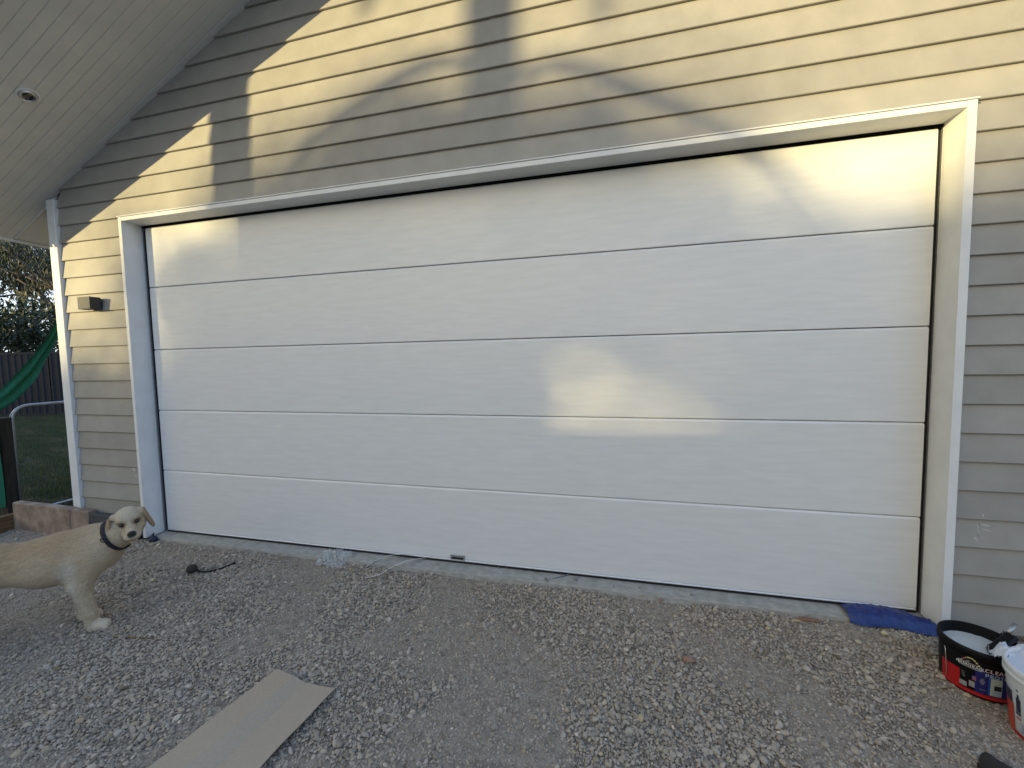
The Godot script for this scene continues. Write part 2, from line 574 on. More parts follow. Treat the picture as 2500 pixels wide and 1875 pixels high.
func multi(called: String, mesh: Mesh, m: Material, xf: Array, cols: Array, parent: Node = self) -> MultiMeshInstance3D:
	var mm := MultiMesh.new()
	mm.transform_format = MultiMesh.TRANSFORM_3D
	mm.use_colors = cols.size() > 0
	mm.mesh = mesh
	mm.instance_count = xf.size()
	for i in xf.size():
		mm.set_instance_transform(i, xf[i])
		if cols.size() > 0:
			mm.set_instance_color(i, cols[i])
	var o := MultiMeshInstance3D.new()
	o.name = numbered(parent, called)
	o.multimesh = mm
	o.material_override = m
	parent.add_child(o, true)
	o.set_meta("kind", "stuff")
	return o

func sheet(x0: float, x1: float, z0: float, z1: float, step: float) -> ArrayMesh:
	var nx := int(ceil((x1 - x0) / step))
	var nz := int(ceil((z1 - z0) / step))
	var vs := PackedVector3Array()
	var ids := PackedInt32Array()
	for j in nz + 1:
		for i in nx + 1:
			var x := x0 + (x1 - x0) * i / nx
			var z := z0 + (z1 - z0) * j / nz
			vs.append(Vector3(x, ground_y(x, z), z))
	for j in nz:
		for i in nx:
			var a := j * (nx + 1) + i
			var c := a + nx + 1
			ids.append_array(PackedInt32Array([a, a + 1, c, a + 1, c + 1, c]))
	var ar := []
	ar.resize(Mesh.ARRAY_MAX)
	ar[Mesh.ARRAY_VERTEX] = vs
	ar[Mesh.ARRAY_INDEX] = ids
	var am := ArrayMesh.new()
	am.add_surface_from_arrays(Mesh.PRIMITIVE_TRIANGLES, ar)
	var st := SurfaceTool.new()
	st.create_from(am, 0)
	st.generate_normals()
	return st.commit()

func build_ground() -> void:
	gnoise = noise(71, 1.3, 3)
	pnoise = noise(72, 1.1, 4)
	var b := MB.new()
	b.quad(Vector3(-260, GY - 0.035, -260), Vector3(260, GY - 0.035, -260), Vector3(260, GY - 0.035, 260), Vector3(-260, GY - 0.035, 260), Vector3.UP)
	structure("ground", b.mesh(), M.lawn, "open grassed ground all round the garage", "ground")
	structure("gravel_bed", sheet(-2.6, 10.5, 0.09, 6.0, 0.04), M.dirt, "grey brown compacted gravel base in front of the door", "ground")
	b = MB.new()
	b.box(Vector3(4.5, -0.23, 0.005), Vector3(10.8, 0.35, 0.1))
	b.prism([Vector3(-0.05, -0.42, -0.34), Vector3(-0.05, -0.030, -0.34), Vector3(-0.05, -0.031, 0.110), Vector3(-0.05, -0.036, 0.119), Vector3(-0.05, -0.075, 0.124), Vector3(-0.05, -0.42, 0.124)], Vector3(5.6, 0, 0))
	structure("concrete_slab", b.mesh(), M.concrete, "pale concrete threshold strip under the garage door", "slab")
	# loose stones
	var shapes := []
	for k in 6:
		shapes.append(stone_mesh(k))
	var xs := [[], [], [], [], [], []]
	var cs := [[], [], [], [], [], []]
	var regions := [[-0.4, 5.9, 0.13, 2.0, 185000], [-2.5, 9.0, 0.13, 4.2, 60000]]
	for r in regions:
		for i in r[4]:
			var x := rng.randf_range(r[0], r[1])
			var z := rng.randf_range(r[2], r[3])
			var p := bare(x, z)
			var roll := rng.randf()
			var s := rng.randf_range(0.0046, 0.0088) * (1.0 + 0.25 * gnoise.get_noise_2d(x * 0.6 + 40.0, z * 0.6))
			if roll < 0.025:
				s = rng.randf_range(0.012, 0.016)
			elif roll < 0.5:
				s = rng.randf_range(0.0018, 0.0052)
			if rng.randf() < p * (0.93 if s > 0.0055 else 0.25):
				continue
			var y := ground_y(x, z) + s * rng.randf_range(-0.2, 0.55) + (0.007 * rng.randf() if p < 0.2 else 0.0)
			var q := Basis(Vector3(rng.randf_range(-1, 1), rng.randf_range(-1, 1), rng.randf_range(-1, 1)).normalized(), rng.randf_range(-1.1, 1.1)) * Basis(Vector3.UP, rng.randf() * TAU)
			q = q.scaled_local(Vector3(rng.randf_range(0.85, 1.3), rng.randf_range(0.75, 1.05), rng.randf_range(0.8, 1.05)) * s)
			var v := rng.randf_range(0.23, 0.39)
			if rng.randf() < 0.008:
				v = rng.randf_range(0.45, 0.6)
			elif rng.randf() < 0.12:
				v *= 0.55
			var warm := rng.randf_range(0.10, 0.20) + (0.10 if rng.randf() < 0.08 else 0.0)
			var k := rng.randi() % 6
			xs[k].append(Transform3D(q, Vector3(x, y, z)))
			cs[k].append(Color(v * (1.09 + warm * 0.6), v, v * (0.93 - warm)))
	var heap := thing("gravel", "loose grey crushed stone spread over the driveway", "gravel")
	heap.set_meta("kind", "stuff")
	for k in 6:
		multi("stones", shapes[k], M.stone, xs[k], cs[k], heap)

# ---------------------------------------------------------------- plants
func limb(b: MB, p: Vector3, d: Vector3, length: float, r: float, depth: int, tips: Array, spread := 0.7) -> void:
	var pts := [p]
	var rad := [r]
	var q := p
	var dd := d
	var seg := 4
	for i in seg:
		dd = (dd + Vector3(rng.randf_range(-1, 1), rng.randf_range(-0.5, 0.8), rng.randf_range(-1, 1)) * 0.16).normalized()
		q += dd * length / seg
		pts.append(q)
		rad.append(r * (1.0 - 0.42 * (i + 1.0) / seg))
	b.tube(pts, rad, 7 if depth > 1 else 5, true)
	if depth <= 1:
		for i in range(2, pts.size()):
			tips.append(pts[i])
	if depth == 0:
		return
	var n := 3 if depth > 1 else 4
	for k in n:
		var axis := Vector3(rng.randf_range(-1, 1), rng.randf_range(-0.3, 1), rng.randf_range(-1, 1)).normalized()
		var nd := (dd + axis * spread).normalized()
		var from: Vector3 = pts[pts.size() - 1] if k < 2 else pts[2 + k % 2]
		limb(b, from, nd, length * rng.randf_range(0.55, 0.8), r * 0.55, depth - 1, tips, spread)

func leaf_mesh(l: float, w: float) -> ArrayMesh:
	var b := MB.new()
	b.smooth(false)
	b.tri(Vector3(0, 0, 0), Vector3(w, l * 0.45, 0.06 * l), Vector3(0, l, -0.1 * l), Vector3.BACK)
	b.tri(Vector3(0, 0, 0), Vector3(-w, l * 0.45, 0.06 * l), Vector3(0, l, -0.1 * l), Vector3.BACK)
	return b.mesh()

# a crown of leaves round the given points
func crown(parent: Node, pts: Array, radius: float, per: int, leaf: Mesh, c0: Color, c1: Color, gap_from = null, hang := 0.0) -> void:
	var xf := []
	var cols := []
	for p in pts:
		var tone := rng.randf()
		for i in per:
			var o := Vector3(rng.randfn(), rng.randfn() * 0.8, rng.randfn()) * radius * 0.5
			var at: Vector3 = p + o
			if gap_from != null and in_gap(at + gap_from):
				continue
			var bs := Basis(Vector3(rng.randf_range(-1, 1), rng.randf_range(-1, 1), rng.randf_range(-1, 1)).normalized(), rng.randf() * TAU)
			if hang > 0.0:
				bs = Basis(Vector3.UP, rng.randf() * TAU) * Basis(Vector3.RIGHT, PI + rng.randfn() * hang)
			bs = bs.scaled_local(Vector3.ONE * rng.randf_range(0.7, 1.25))
			xf.append(Transform3D(bs, at))
			var c := c0.lerp(c1, clampf(tone * 0.6 + rng.randf() * 0.4, 0, 1))
			cols.append(c)
	multi("crown", leaf, M.leaf, xf, cols, parent)

func in_gap(g: Vector3) -> bool:
	# the clear space below one crown of the far row, through which the low sun still reaches the door
	var dz := g.z - WZ
	var pu := g.x + 0.7 * dz
	var pv := g.y - 0.13 * dz
	return rng.randf() < 0.84 and pu > 3.2 and pu < 4.5 and pv > 0.70 and pv < 1.06 + 0.34 * sqrt(maxf(0.0, 1.0 - pow((pu - 3.84) / 0.66, 2.0)))

func wall_point(u: float, v: float, z: float) -> Vector3:
	# where something at depth z has to stand for the low sun to throw its shadow on (u, v) of the wall
	var dz := z - WZ
	return Vector3(u - 0.7 * dz, v + 0.13 * dz, z)

func build_shade_makers() -> void:
	# the garden behind the photographer: boundary wall, palm, gum tree and a row of trees
	var w := thing("boundary_wall", "rendered garden wall with flat capping behind the photographer", "wall", Vector3(-15, 0, 7.6))
	var b := MB.new()
	b.box(Vector3(0, 0.9, 0), Vector3(50, 1.95, 0.2))
	put("wall", b.mesh(), M.render, w)
	b = MB.new()
	b.box(Vector3(0, 1.907, 0), Vector3(50.06, 0.06, 0.3), 0.006)
	put("capping", b.mesh(), M.concrete, w)
	# gum tree close to the garage
	var t := thing("gum_tree", "tall smooth gum trunk standing left of the driveway", "tree", Vector3(-2.0, GY, 4.5))
	b = MB.new()
	b.smooth(true)
	var path := []
	var rad := []
	var foot := wall_point(1.06, 2.6, 4.5)
	for i in 14:
		var y := i * 0.55
		path.append(Vector3(foot.x + 2.0 + 0.03 * sin(y * 1.3) + (y - 2.6) * 0.035, y - 0.1, 0.03 * sin(y)))
		rad.append(0.185 * (1.0 - 0.045 * i * 0.55) + (0.10 if i == 0 else 0.0) + 0.008 * sin(y * 5.0))
	b.tube(path, rad, 18)
	var tips := []
	for k in 5:
		limb(b, path[13] - Vector3(0, 0.3 * k, 0), Vector3(cos(k * 1.3), 1.1, sin(k * 1.3)).normalized(), 1.6, 0.07, 2, tips)
	put("trunk", b.mesh(), M.palebark, t)
	crown(t, tips, 0.9, 28, leaf_mesh(0.14, 0.018), Color(.05, .07, .03), Color(.11, .13, .06), null, 0.5)
	# palm
	var zp := 13.0
	var top := wall_point(3.13, 3.35, zp)
	var p0 := Vector3(top.x + 0.02, GY, zp)
	var palm := thing("palm_tree", "palm with thick trunk and drooping arched fronds beyond the garden wall", "tree", p0)
	b = MB.new()
	b.smooth(true)
	path = []
	rad = []
	for i in int((top.y + 1.25 - GY) / 0.1):
		var y := i * 0.1
		path.append(Vector3(0.03 * sin(y * 0.8), y, 0))
		rad.append(0.175 - 0.006 * y + (0.07 * exp(-y * 1.5)) + (0.006 if i % 2 == 0 else 0.0))
	b.tube(path, rad, 16)
	put("trunk", b.mesh(), M.bark, palm)
	# the lower, hanging fronds (their outlines as they fall) and the upper crown
	var fronds := [
		[[3.05, 3.26], [2.80, 3.42], [2.45, 3.36], [1.90, 3.14], [1.58, 2.90], [1.38, 2.55]],
		[[3.25, 3.16], [3.42, 3.27], [3.70, 3.20], [4.06, 3.0], [4.55, 2.68], [4.89, 2.28], [5.22, 1.90]],
	]
	var depth := 0.0
	for f in fronds:
		var pts := []
		for i in f.size():
			var q := wall_point(f[i][0], f[i][1], zp + depth * i)
			pts.append(q - p0)
		frond(palm, pts, 0.14, 0.5, 0.045)
		depth += 0.12
	for f in [[[3.12, 4.15], [2.85, 4.40], [2.50, 4.33], [2.27, 4.02], [2.22, 3.80]], [[3.15, 4.15], [3.42, 4.30], [3.68, 4.12], [3.79, 3.75], [3.80, 3.44]]]:
		var pts := []
		for i in f.size():
			pts.append(wall_point(f[i][0], f[i][1], zp + 0.1 * i) - p0)
		frond(palm, pts, 0.34, 0.8)
	for k in 20:
		var a := TAU * k / 20.0 + rng.randf_range(-0.1, 0.1)
		var up0 := rng.randf_range(0.2, 1.1)
		var pts := []
		var q := Vector3(0, top.y + 1.2 - GY + 0.02 * k, 0)
		var d := Vector3(cos(a), up0 + 0.35, sin(a)).normalized()
		for i in 9:
			pts.append(q)
			q += d * 0.29
			d = (d + Vector3(0, -0.21, 0)).normalized()
		frond(palm, pts, 0.5, 0.75)
	# the row of trees further off that keeps the low sun from the lower wall: where each crown's shadow falls along
	# the wall, how high it reaches, and half its width
	var leaf := leaf_mesh(0.22, 0.075)
	var row := [[-4.6, 1.8, 1.5], [-2.6, 1.75, 1.4], [-1.0, 1.25, 1.1], [0.42, 2.42, 0.6], [1.1, 2.5, 0.7], [1.75, 2.88, 0.85], [2.7, 3.1, 0.95], [3.75, 2.95, 0.9], [4.75, 2.30, 0.85], [5.9, 2.10, 1.0], [7.4, 2.2, 1.2], [9.2, 2.3, 1.3]]
	var looks := ["low round", "low spreading", "lowest rounded", "middling rounded", "narrow upright", "tall leafy", "tallest full crowned", "tall open bottomed", "middling leafy", "low broad", "broad bushy", "wide bushy"]
	for k in row.size():
		var z := 38.0 + 0.9 * sin(k * 2.1)
		var c := wall_point(row[k][0], row[k][1], z)
		shade_tree(Vector3(c.x, GY, z), c.y - GY, wall_point(0, 0.70, z).y, row[k][2], leaf, looks[k] + " garden tree in the row far behind the photographer")
	var far_leaf := leaf_mesh(0.42, 0.15)
	var nth := ["first", "second", "third", "fourth", "fifth", "sixth", "seventh", "eighth", "ninth", "last"]
	for k in 10:
		var x := -24.0 - k * 3.1
		shade_tree(Vector3(x, GY, 24.0 + 1.5 * sin(k * 1.7)), 6.6 + 0.7 * sin(k * 2.3), 1.2, 2.0, far_leaf, "%s large garden tree far to the left behind the photographer" % nth[k])

func shade_tree(at: Vector3, top: float, low: float, half: float, leaf: Mesh, label: String) -> void:
	var tr := thing("shade_tree", label, "tree", at, "trees in the row behind the photographer")
	var b := MB.new()
	b.smooth(true)
	var tips := []
	var fork := low - 0.6
	b.tube([Vector3(0, -0.1, 0), Vector3(0.03, fork * 0.5, 0), Vector3(0, fork, 0.02)], [0.18, 0.14, 0.11], 10)
	for j in 6:
		limb(b, Vector3(0, fork - 0.1, 0), Vector3(cos(j * 1.05) * 0.9, 1.0, sin(j * 1.05) * 0.9).normalized(), 0.9, 0.05, 1, tips)
	put("trunk", b.mesh(), M.bark, tr)
	var blobs := []
	var n := int(62 * half * (top - low))
	for j in n:
		var a := rng.randf() * TAU
		var h := rng.randf()
		if half < 1.4 and rng.randf() < h * 0.52:
			continue
		var r := half * sqrt(rng.randf()) * pow(maxf(0.0, 1.0 - h * h), 0.4)
		blobs.append(Vector3(cos(a) * r, lerpf(low, top, h), sin(a) * r * 0.9))
	crown(tr, blobs, 0.42 if half < 1.4 else 0.8, 15 if half < 1.4 else 20, leaf, Color(.035, .06, .02), Color(.09, .12, .045), at)

func frond(parent: Node, pts: Array, leaflet: float, droop: float, stalk := 0.030) -> void:
	var cv := Curve3D.new()
	for i in pts.size():
		var t: Vector3 = (pts[mini(i + 1, pts.size() - 1)] - pts[maxi(i - 1, 0)]) * 0.18
		cv.add_point(pts[i], -t, t)
	var n := 16
	var path := []
	var rad := []
	var total := cv.get_baked_length()
	for i in n + 1:
		path.append(cv.sample_baked(total * i / n))
		rad.append(stalk * (1.0 - 0.75 * i / n))
	var b := MB.new()
	b.col = Color(.12, .11, .05)
	b.smooth(true).tube(path, rad, 6)
	b.smooth(false)
	var m := int(total / 0.035)
	for i in range(int(m * 0.16), m):
		var s := float(i) / m
		var p := cv.sample_baked(total * s)
		var d := (cv.sample_baked(minf(total * s + 0.05, total)) - cv.sample_baked(maxf(total * s - 0.05, 0.0))).normalized()
		var side := d.cross(Vector3.UP).normalized()
		for sg in [-1.0, 1.0]:
			var l := leaflet * (0.35 + 0.65 * sin(PI * (0.12 + 0.83 * s))) * rng.randf_range(0.8, 1.1)
			var dir: Vector3 = (side * sg * 0.55 + d * 0.55 + Vector3.DOWN * (droop + rng.randf_range(0.0, 0.3))).normalized()
			var dir2: Vector3 = (dir + Vector3.DOWN * 0.6).normalized()
			var w := d * 0.013
			var mid: Vector3 = p + dir * l * 0.5
			var tip: Vector3 = mid + dir2 * l * 0.5
			b.col = Color(.06, .085, .03).lerp(Color(.12, .11, .05), rng.randf())
			b.quad(p - w * 0.6, p + w * 0.6, mid + w, mid - w, Vector3.UP)
			b.tri(mid - w, mid + w, tip, Vector3.UP)
	put("frond", b.mesh(), M.leaf, parent)

func build_back_garden() -> void:
	# dark sheet fence
	var f := thing("sheet_fence", "dark navy sheet metal fence across the back of the lawn", "fence")
	var p0 := Vector3(-20.0, GY, -4.46)
	var d := Vector3(0.9706, 0, -0.2407)
	var nrm := Vector3(0.2407, 0, 0.9706)
	var bs := Basis(d, Vector3.UP, nrm)
	for k in 7:
		var o := p0 + d * (2.38 * k)
		var b := MB.new()
		b.box(o + Vector3.UP * 0.99, Vector3(0.06, 1.98, 0.06), 0.004, bs)
		put("post", b.mesh(), M.navy, f)
		b = MB.new()
		var prof := []
		for r in 11:
			var x := 0.04 + r * 0.209
			for q in [[0.0, 0.0], [0.1, 0.0], [0.125, 0.028], [0.184, 0.028]]:
				prof.append(Vector2(x + q[0], q[1]))
		for i in prof.size() - 1:
			var a: Vector3 = o + d * prof[i].x + nrm * prof[i].y
			var c: Vector3 = o + d * prof[i + 1].x + nrm * prof[i + 1].y
			b.quad(a + Vector3.UP * 0.05, c + Vector3.UP * 0.05, c + Vector3.UP * 1.9, a + Vector3.UP * 1.9, nrm)
		put("panel", b.mesh(), M.navy, f)
		b = MB.new()
		b.box(o + d * 1.19 + Vector3.UP * 1.935, Vector3(2.3, 0.07, 0.05), 0.004, bs)
		put("top_rail", b.mesh(), M.navy, f)
		b = MB.new()
		b.box(o + d * 1.19 + Vector3.UP * 0.035, Vector3(2.3, 0.07, 0.05), 0.004, bs)
		put("bottom_rail", b.mesh(), M.navy, f)
	# shrubs and trees behind it
	var lf := leaf_mesh(0.15, 0.05)
	var spots := [[Vector3(-18.6, GY, -7.0), 3.9, 1.6], [Vector3(-16.2, GY, -7.6), 3.7, 1.5], [Vector3(-21.5, GY, -6.6), 4.3, 1.7]]
	var names := ["dense dark shrub behind the navy fence, nearest the house", "tall dense dark shrub behind the navy fence further left", "big dark shrub behind the fence, farthest left"]
	for k in 3:
		var s: Array = spots[k]
		var t := thing("garden_shrub", names[[1, 0, 2][k]], "shrub", s[0], "dark shrubs behind the back fence")
		var b := MB.new()
		b.smooth(true)
		var tips := []
		for j in 5:
			limb(b, Vector3(0, -0.05, 0), Vector3(cos(j * 1.256) * 0.5, 1.0, sin(j * 1.256) * 0.5).normalized(), s[1] * 0.45, 0.05, 2, tips)
		put("stem", b.mesh(), M.bark, t)
		var blobs := []
		for j in 70:
			var o := Vector3(rng.randfn() * s[2] * 0.5, absf(rng.randfn()) * 0.0 + rng.randf_range(0.5, s[1] - 0.2), rng.randfn() * s[2] * 0.45)
			blobs.append(o)
		crown(t, blobs, 0.5, 95, lf, Color(.012, .022, .008), Color(.035, .055, .02))
	var gums := [[Vector3(-27.5, GY, -12.5), 12.0], [Vector3(-23.0, GY, -14.0), 11.0], [Vector3(-33.0, GY, -13.0), 13.0], [Vector3(-19.5, GY, -12.8), 10.0]]
	var gl := ["pale barked gum tree with open crown against the sky", "gum tree with thin branches close to the house corner", "tall gum tree at the left edge of the photo", "gum tree mostly hidden behind the garage corner"]
	var gleaf := leaf_mesh(0.22, 0.032)
	for k in 4:
		var s: Array = gums[k]
		var t := thing("gum_tree", gl[k], "tree", s[0], "gum trees behind the back fence")
		var b := MB.new()
		b.smooth(true)
		var tips := []
		var h: float = s[1]
		b.tube([Vector3(0, -0.1, 0), Vector3(0.1, h * 0.12, 0.05), Vector3(-0.05, h * 0.25, 0)], [0.28, 0.22, 0.2], 10)
		for j in 5:
			limb(b, Vector3(-0.05, h * (0.22 + 0.008 * j), 0), Vector3(cos(j * 1.256 + k) * 0.7, 1.0, sin(j * 1.256 + k) * 0.7).normalized(), h * 0.26, 0.12, 3, tips, 0.75)
		put("trunk", b.mesh(), M.bark, t)
		var some := []
		for p in tips:
			if rng.randf() < 0.6:
				some.append(p)
		crown(t, some, 0.65, 17, gleaf, Color(.02, .034, .016), Color(.06, .07, .034), null, 0.6)
	# lawn blades
	var blade := MB.new()
	for k in 5:
		var a := k * 1.3
		var o := Vector3(cos(a), 0, sin(a)) * 0.012
		var w := Vector3(-sin(a), 0, cos(a)) * 0.003
		var tip := o * 2.6 + Vector3.UP * (0.045 + 0.008 * (k % 3))
		blade.tri(o - w, o + w, tip, o)
	var xf := []
	var cols := []
	var dry := noise(81, 0.9, 3)
	for i in 90000:
		var r := pow(rng.randf(), 0.6)
		var x := -1.0 - r * 13.5
		var z := rng.randf_range(-0.56, 0.03) * (-x) - 0.12
		if z > 0.05 and x > -2.3:
			continue
		var v := dry.get_noise_2d(x * 1.2, z * 2.6)
		if v < -0.22 and rng.randf() < 0.75:
			continue
		xf.append(Transform3D(Basis(Vector3.UP, rng.randf() * TAU).scaled_local(Vector3.ONE * rng.randf_range(0.6, 1.3)), Vector3(x, GY - 0.035, z)))
		cols.append(Color(.045, .075, .022).lerp(Color(.13, .115, .055), clampf(0.35 - v * 1.2 + rng.randf_range(-0.2, 0.2), 0, 1)))
	var lawn := multi("lawn_grass", blade.mesh(), M.leaf, xf, cols)
	tag(lawn, "short dark grass with dry patches beside the garage", "grass")

func build_left_side() -> void:
	# steel barrier with mesh along the side of the garage
	var x := -2.07
	var t := thing("mesh_barrier", "galvanised barrier panel with round corner beside the garage", "barrier", Vector3(x, GY, 0))
	var b := MB.new()
	b.smooth(true)
	var path := [Vector3(0, 0.02, -0.065)]
	var top := 1.125
	for k in 7:
		var a := PI * 0.5 * k / 6.0
		path.append(Vector3(0, top - 0.13 + 0.13 * sin(a), -0.065 - 0.13 + 0.13 * cos(a)))
	for k in 7:
		var a := PI * 0.5 * k / 6.0
		path.append(Vector3(0, top - 0.13 + 0.13 * cos(a), -2.1 + 0.13 - 0.13 * sin(a)))
	path.append(Vector3(0, 0.02, -2.1))
	b.tube(path, [0.017], 10)
	put("frame", b.mesh(), M.steel, t)
	b = MB.new()
	b.smooth(true).tube([Vector3(0, 0.02, -0.07), Vector3(0, 0.02, -2.1)], [0.015], 8)
	put("bottom_rail", b.mesh(), M.steel, t)
	for k in 38:
		b = MB.new()
		var z := -0.118 - k * 0.0515
		b.smooth(true).tube([Vector3(0, 0.02, z), Vector3(0, top - (0.0 if k > 0 and k < 37 else 0.02), z)], [0.0013], 5, false)
		put("wire", b.mesh(), M.wire, t)
	for k in 5:
		b = MB.new()
		var y := top - 0.125 - k * 0.22
		b.smooth(true).tube([Vector3(0.003, y, -0.07), Vector3(0.003, y, -2.1)], [0.0013], 5, false)
		put("cross_wire", b.mesh(), M.wire, t)
	b = MB.new()
	b.box(Vector3(0.0, 0.22, -0.05), Vector3(0.03, 0.42, 0.03), 0.004)
	put("hinge_bar", b.mesh(), M.dark, t)
	b = MB.new()
	b.smooth(true).lathe([Vector2(0.0, 0.0), Vector2(0.016, 0.0), Vector2(0.016, 0.05), Vector2(0.0, 0.05)], Vector3(0.012, 0.035, -0.05), 12)
	put("clamp", b.mesh(), M.alu, t)
	# timber post and green cloth
	var p := thing("timber_post", "dark weathered timber post at the left of the barrier", "post", Vector3(-2.13, GY, -0.02))
	b = MB.new()
	b.box(Vector3(0.01, 0.47, 0), Vector3(0.13, 1.1, 0.1), 0.006)
	put("post", b.mesh(), M.post, p)
	p = thing("star_picket", "thin dark steel picket holding up the green cloth behind the corner", "picket", Vector3(-2.07, GY, -0.62))
	b = MB.new()
	b.box(Vector3(0, 1.1, 0), Vector3(0.03, 2.3, 0.005), 0.001)
	b.box(Vector3(0, 1.1, 0.01), Vector3(0.005, 2.3, 0.025), 0.001)
	put("stem", b.mesh(), M.dark, p)
	var cl := thing("green_cloth", "green shade cloth slung over the timber post and barrier end", "shade cloth")
	var up := [Vector2(-0.62, 2.20), Vector2(-0.5, 2.07), Vector2(-0.37, 1.77), Vector2(-0.16, 1.45), Vector2(0.0, 1.24), Vector2(0.10, 1.13)]
	var lo := [Vector2(-0.62, 1.95), Vector2(-0.51, 1.86), Vector2(-0.38, 1.62), Vector2(-0.25, 1.32), Vector2(-0.10, 1.12), Vector2(0.02, 1.03)]
	b = MB.new()
	b.smooth(true)
	var rows := []
	var n := 24
	for i in n + 1:
		var s := float(i) / n * 5.0
		var k := mini(int(s), 4)
		var fr := s - k
		var a: Vector2 = up[k].lerp(up[k + 1], fr)
		var c: Vector2 = lo[k].lerp(lo[k + 1], fr)
		var row := []
		for j in 9:
			var q := a.lerp(c, j / 8.0)
			var dx := 0.022 * sin(j * 1.5 + s * 0.9) * (0.4 + 0.6 * sin(PI * i / n))
			row.append(Vector3(-2.045 + dx, q.y, q.x))
		rows.append(row)
	for i in n:
		for j in 8:
			b.quad(rows[i][j], rows[i][j + 1], rows[i + 1][j + 1], rows[i + 1][j], Vector3.RIGHT)
	put("slung_band", b.mesh(), M.green, cl)
	b = MB.new()
	b.smooth(true)
	rows = []
	for i in 15:
		var y := 1.14 - 1.08 * i / 14.0
		var row := []
		for j in 11:
			var u := j / 10.0
			row.append(Vector3(-2.26 + 0.27 * u * (1.0 - 0.25 * i / 14.0), y - 0.05 * sin(u * PI) * (1.0 if i == 0 else 0.0), 0.06 + 0.018 * sin(u * 14.0 + i * 0.25)))
		rows.append(row)
	for i in 14:
		for j in 10:
			b.quad(rows[i][j], rows[i][j + 1], rows[i + 1][j + 1], rows[i + 1][j], Vector3.BACK)
	put("hanging_end", b.mesh(), M.green, cl)
	# low edging of concrete blocks and a timber sleeper
	var e := thing("block_edging", "low edging of rust stained concrete blocks at the garage corner", "edging")
	var spans := [[-1.60, -0.850], [-0.840, -0.619]]
	for s in spans:
		b = MB.new()
		var h: float = 0.20 - 0.012 * (s[0] + 1.6)
		b.box(Vector3((s[0] + s[1]) * 0.5, GY - 0.1 + (h + 0.16) * 0.5, 0.176), Vector3(s[1] - s[0], h + 0.16, 0.066), 0.006, Basis(Vector3(0, 0, 1), -0.012))
		put("block", b.mesh(), M.block, e)
	b = MB.new()
	b.box(Vector3(-0.36, 0.04, 0.176), Vector3(0.49, 0.245, 0.06), 0.01, Basis(Vector3(0, 0, 1), -0.012))
	var dk := put("block", b.mesh(), M.bluestone, e)
	dk.set_meta("label", "dark stained end block")
	var sl := thing("timber_sleeper", "brown timber sleeper on edge running out from the concrete blocks", "sleeper", Vector3(-1.64, GY, 0.8))
	b = MB.new()
	b.box(Vector3(0, 0.07, 0), Vector3(0.05, 0.16, 1.25), 0.004)
	put("sleeper", b.mesh(), M.timber, sl)
	b = MB.new()
	b.quad(Vector3(-12, GY - 0.02, -0.5), Vector3(-1.68, GY - 0.02, -0.5), Vector3(-1.68, GY - 0.02, 6), Vector3(-12, GY - 0.02, 6), Vector3.UP)
	structure("garden_soil", b.mesh(), M.soil, "bare dark soil at the left of the driveway", "soil")

# ---------------------------------------------------------------- the dog
func cap(a: Vector3, b: Vector3, ra: float, rb: float, k := 0.03) -> Array:
	return [0, a, b, ra, rb, k]

func ell(c: Vector3, r: Vector3, k := 0.02, b := Basis()) -> Array:
	return [1, c, r, b.inverse(), 0.0, k]

